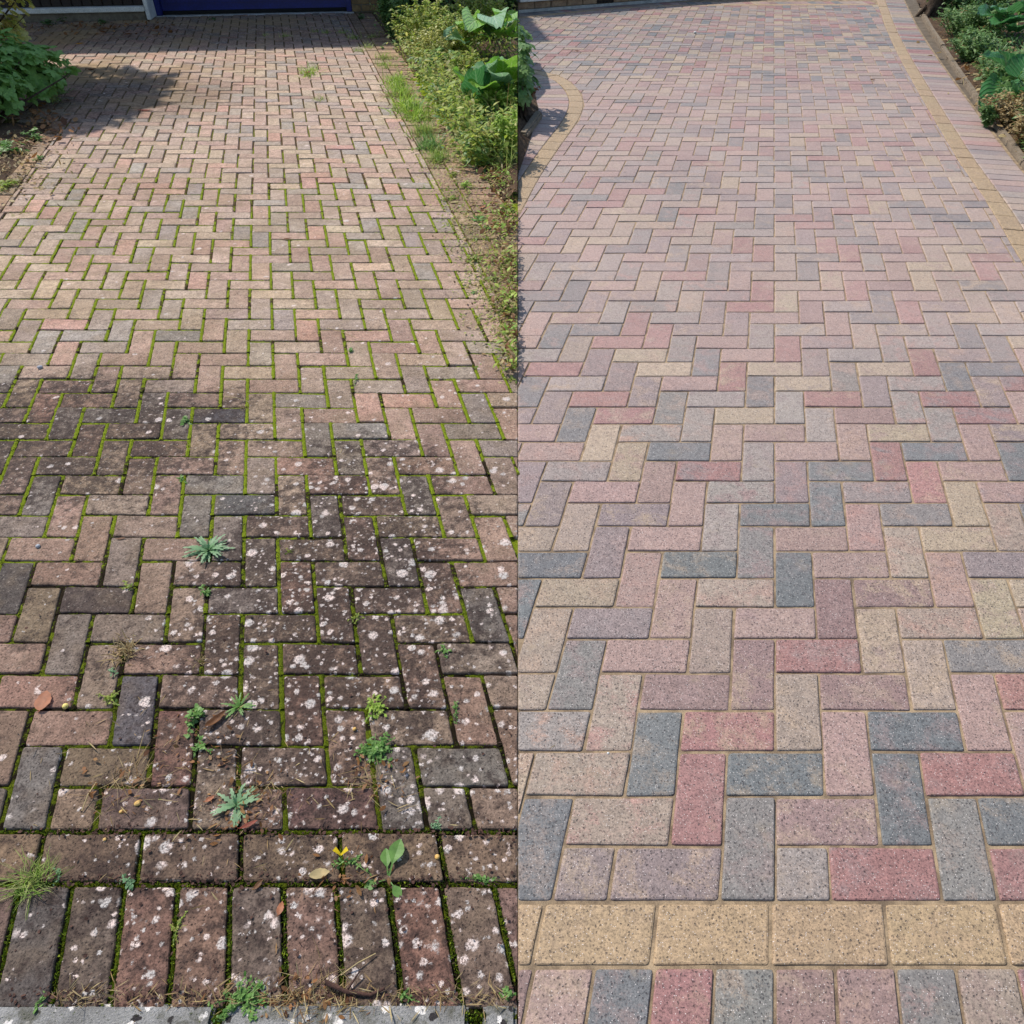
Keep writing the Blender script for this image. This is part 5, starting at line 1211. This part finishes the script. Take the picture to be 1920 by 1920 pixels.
# palmate-leaved bush at the left edge
def palm_leaf(mb, p, nrm, s, spin, mi=0):
    n = Vector(nrm).normalized(); a = n.orthogonal().normalized(); b = n.cross(a); c0 = len(mb.v); mb.v.append(tuple(p)); k = 20
    for i in range(k):
        t = 2 * math.pi * i / k; lobe = 0.62 + 0.38 * abs(math.cos(2.5 * t)) ** 0.7
        if i % 2: lobe *= 0.9
        r = s * lobe * (0.55 if abs(t - math.pi) < 0.2 else 1.0); q = Vector(p) + (a * math.cos(t + spin) + b * math.sin(t + spin)) * r - n * (0.22 * r * r / s)
        mb.v.append(tuple(q))
    for i in range(k): mb.f.append((c0, c0 + 1 + i, c0 + 1 + (i + 1) % k)); mb.mi.append(mi)
def leafy_bush(name, label, g, centre_list, n_leaf, size, mats, stem_to, cat='bush', big=0, clip=None, grp=None, parts=0):
    t = tag(empty(name, g), label, cat, grp); st = MB(); fo = MB(); shapes = []; cand = []
    for (c, rad) in centre_list:
        c = Vector(c)
        for _ in range(5):
            e = c + Vector((rgP.gauss(0, rad[0] * 0.4), rgP.gauss(0, rad[1] * 0.4), rgP.gauss(0, rad[2] * 0.4)))
            st.tube([(rgP.gauss(0, 0.05), rgP.gauss(0, 0.05), -0.02), (e.x * 0.45, e.y * 0.45, max(0.05, e.z * 0.55)), tuple(e)], 0.012, 0.004, 5)
        for _ in range(n_leaf):
            d = rnd_dir(-0.9, 1.5); q = rgP.uniform(0.55, 1.0) ** 0.6; lump = 0.82 + 0.22 * math.sin(d.x * 5 + c.x * 3) * math.cos(d.y * 6 + d.z * 4)
            p = c + Vector((d.x * rad[0], d.y * rad[1], d.z * rad[2])) * q * lump
            if p.z < 0.01: continue
            nn = (d * 0.6 + Vector((rgP.gauss(0, .35), rgP.gauss(0, .35), 0.75))); cand.append((p, nn, size * rgP.uniform(0.6, 1.25) * (2.1 if c.z > 1.9 else 1.0), rgP.uniform(0, 6.28)))  # high unseen clusters get larger leaves to thicken their shadow
    if parts:                                               # the leaves that show become parts sharing four meshes
        for _ in range(4):
            mb = MB(); palm_leaf(mb, (0, 0, 0), (0, 0, 1), 1.0, 0); me = bpy.data.meshes.new('leaf'); me.from_pydata(mb.v, [], mb.f); me.materials.append(mats)
            for v in me.vertices: v.co += Vector((rgP.gauss(0, .03), rgP.gauss(0, .03), rgP.gauss(0, .05)))
            shapes.append(me)
        cand.sort(key=lambda c: -(c[0].x * 1.0 - c[0].y * 0.6 + c[0].z * 0.8) - (100 if proj(c[0] + g)[0] > -10 and proj(c[0] + g)[1] > -10 else 0))
        for c in cand[:parts]:
            o = link('leaf', rgP.choice(shapes), t, c[0]); o.rotation_euler = (Matrix.Rotation(0, 3, 'Z') @ Vector(c[1]).to_track_quat('Z', 'Y').to_matrix() @ Matrix.Rotation(c[3], 3, 'Z')).to_euler(); o.scale = (c[2],) * 3
        cand = cand[parts:]
    for c in cand: palm_leaf(fo, *c)
    if clip: clip_child(st, 'stem', M_BARK, t, g, clip); o = clip_child(fo, 'foliage', mats, t, g, clip)
    else: st.build('stem', M_BARK, t); o = fo.build('foliage', mats, t) if fo.v else st.build('twigs', M_BARK, t)
    o['kind'] = 'stuff'; return t
gB = G(-30, 250)
leafy_bush('leafy_bush', 'big-leaved green bush at the left edge of the mossy drive', gB, [((-0.25, 0.35, 0.26), (0.42, 0.45, 0.26)), ((-0.20, 0.75, 0.28), (0.40, 0.42, 0.26)), ((-0.05, 0.30, 0.20), (0.28, 0.32, 0.18)), ((0.02, 0.85, 0.22), (0.28, 0.3, 0.2))], 230, 0.055, F_BUSH, None, parts=290)
gT = G(-60, 170)
leafy_bush('golden_shrub', 'tall golden-green shrub in the top left corner, its unseen upper crown added for shade', gT, [((0.12, 0.40, 0.50), (0.40, 0.5, 0.42)), ((0.0, 0.75, 0.95), (0.5, 0.5, 0.5)), ((-0.35, 0.6, 1.4), (0.6, 0.7, 0.6)), ((-0.05, 0.3, 0.35), (0.3, 0.4, 0.25)), ((-0.77, 1.65, 2.7), (1.0, 0.95, 0.8)), ((-0.8, 0.6, 1.6), (0.8, 0.8, 0.8)), ((-0.37, 1.1, 2.25), (0.75, 0.7, 0.7)), ((-0.15, 0.35, 2.0), (0.6, 0.6, 0.5)), ((-1.1, 1.3, 1.6), (0.6, 0.6, 0.8)), ((-0.9, 1.2, 1.0), (0.6, 0.6, 0.8))], 560, 0.042, F_GOLD, None)  # upper crown out of view, added to cast the far-left shadow
for x, y, r, lab in ((62, 262, 26, 'low round-leaved weed in front of the left bush'), (20, 285, 34, 'low leafy weed at the left edge under the bush'), (78, 300, 14, 'tiny green weed on the leaf scraps at left')):
    clump(x, y, r, lab, mats=F_FRESH, n=90, ls=0.3, hgt=0.6, grp='weeds under the left bush')
clump(15, 350, 32, 'pale mossy grass at the left edge of the frame', mats=F_LIME, n=260, ls=0.2, hgt=0.3, grp='weeds under the left bush', stretch=(0.7, 1.3))
for x, y, r, lab in ((92, 47, 16, 'ivy-like weed at the foot of the dark boards, left'), (122, 40, 12, 'small weed at the foot of the dark boards, middle'), (195, 44, 12, 'weed at the foot of the dark boards, right'), (400, 36, 8, 'small weed at the foot of the blue door'), (676, 34, 12, 'weed at the foot of the brick pier')):
    clump(x, y, r, lab, mats=F_DARK, n=80, ls=0.35, hgt=0.7, grp='weeds along the garage')

# bush beside the join, right half
gR = G(990, 238)
leafy_bush('leafy_bush', 'dark green lobed-leaved bush beside the join at the clean drive', gR, [((-0.12, 0.35, 0.34), (0.20, 0.34, 0.22)), ((-0.12, 0.2, 0.22), (0.22, 0.26, 0.16)), ((-0.12, 0.55, 0.42), (0.15, 0.28, 0.18))], 210, 0.042, F_CRANE, None, clip=1)
feathery(983, 205, 40, 40, 'brown dead stems at the foot of the bush beside the join', F_BROWN, 'dead_plant', 26, 16, 0.03, grp='dry weeds', cat='dead plant', clip=1)
# far right bed
feathery(1892, 235, 42, 95, 'brown dried weed bush spilling over the far right edging', F_DRY, 'dead_plant', 60, 22, 0.035, grp='dry weeds', cat='dead plant', stemmat=F_BROWN)
feathery(1850, 238, 34, 26, 'green sprig hanging over the edging before the dried bush', F_CRANE, 'bedding_plant', 16, 26, 0.035, grp='plants in the far right bed')
feathery(1820, 118, 40, 70, 'olive weeds in the far right bed, middle', F_CRANE, 'bedding_plant', 40, 28, 0.04, grp='plants in the far right bed')
feathery(1800, 70, 45, 80, 'dry olive weeds in the far right bed behind the middle ones', F_CRANE, 'bedding_plant', 40, 22, 0.04, grp='plants in the far right bed')
feathery(1845, 72, 45, 60, 'weed with pale yellow flowers in the far right bed', F_CRANE, 'bedding_plant', 34, 26, 0.045, grp='plants in the far right bed')
feathery(1790, 30, 45, 80, 'dark weeds at the back of the far right bed', F_DARK, 'bedding_plant', 40, 28, 0.06, grp='plants in the far right bed')
feathery(1850, 20, 50, 110, 'green weeds at the back of the far right bed near the corner', F_CRANE, 'bedding_plant', 44, 28, 0.06, grp='plants in the far right bed')
feathery(1862, 160, 30, 40, 'low olive weeds left of the dark broad-leaved plant', F_CRANE, 'bedding_plant', 26, 24, 0.035, grp='plants in the far right bed')
feathery(1925, 275, 44, 60, 'dry straw weeds at the right edge of the frame', F_DRY, 'dead_plant', 36, 18, 0.035, grp='dry weeds', cat='dead plant', stemmat=F_BROWN)
for k, (x, y) in enumerate([(1772, 40), (1790, 44), (1868, 42), (1855, 62), (1840, 70), (1778, 38)][:4]):
    clump(x, y - 4, 9, ['pale flower head over the far right bed, leftmost', 'pale flower head right beside the leftmost one', 'pale flower head below the corner plant', 'pale flower head in the middle of the far right bed'][k], name='pale_flower', mats=F_GOLD, n=40, ls=0.4, hgt=1.5, grp='pale flower heads', cat='flower')
gS = G(1748, 32)
t = tag(empty('tree_stump', gS), 'dark trunk foot at the back of the far right bed', 'trunk'); mb = MB()
mb.tube([(0, 0, -0.05), (0.01, 0.02, 0.12), (0.03, 0.04, 0.4), (0.05, 0.1, 1.2)], 0.11, 0.075, 9)
for a in range(5): mb.tube([(0.09 * math.cos(a * 1.3), 0.09 * math.sin(a * 1.3), 0.1), (0.2 * math.cos(a * 1.3), 0.2 * math.sin(a * 1.3), -0.04)], 0.035, 0.015, 5)
mb.build('trunk', M_BARK, t, smooth=True)
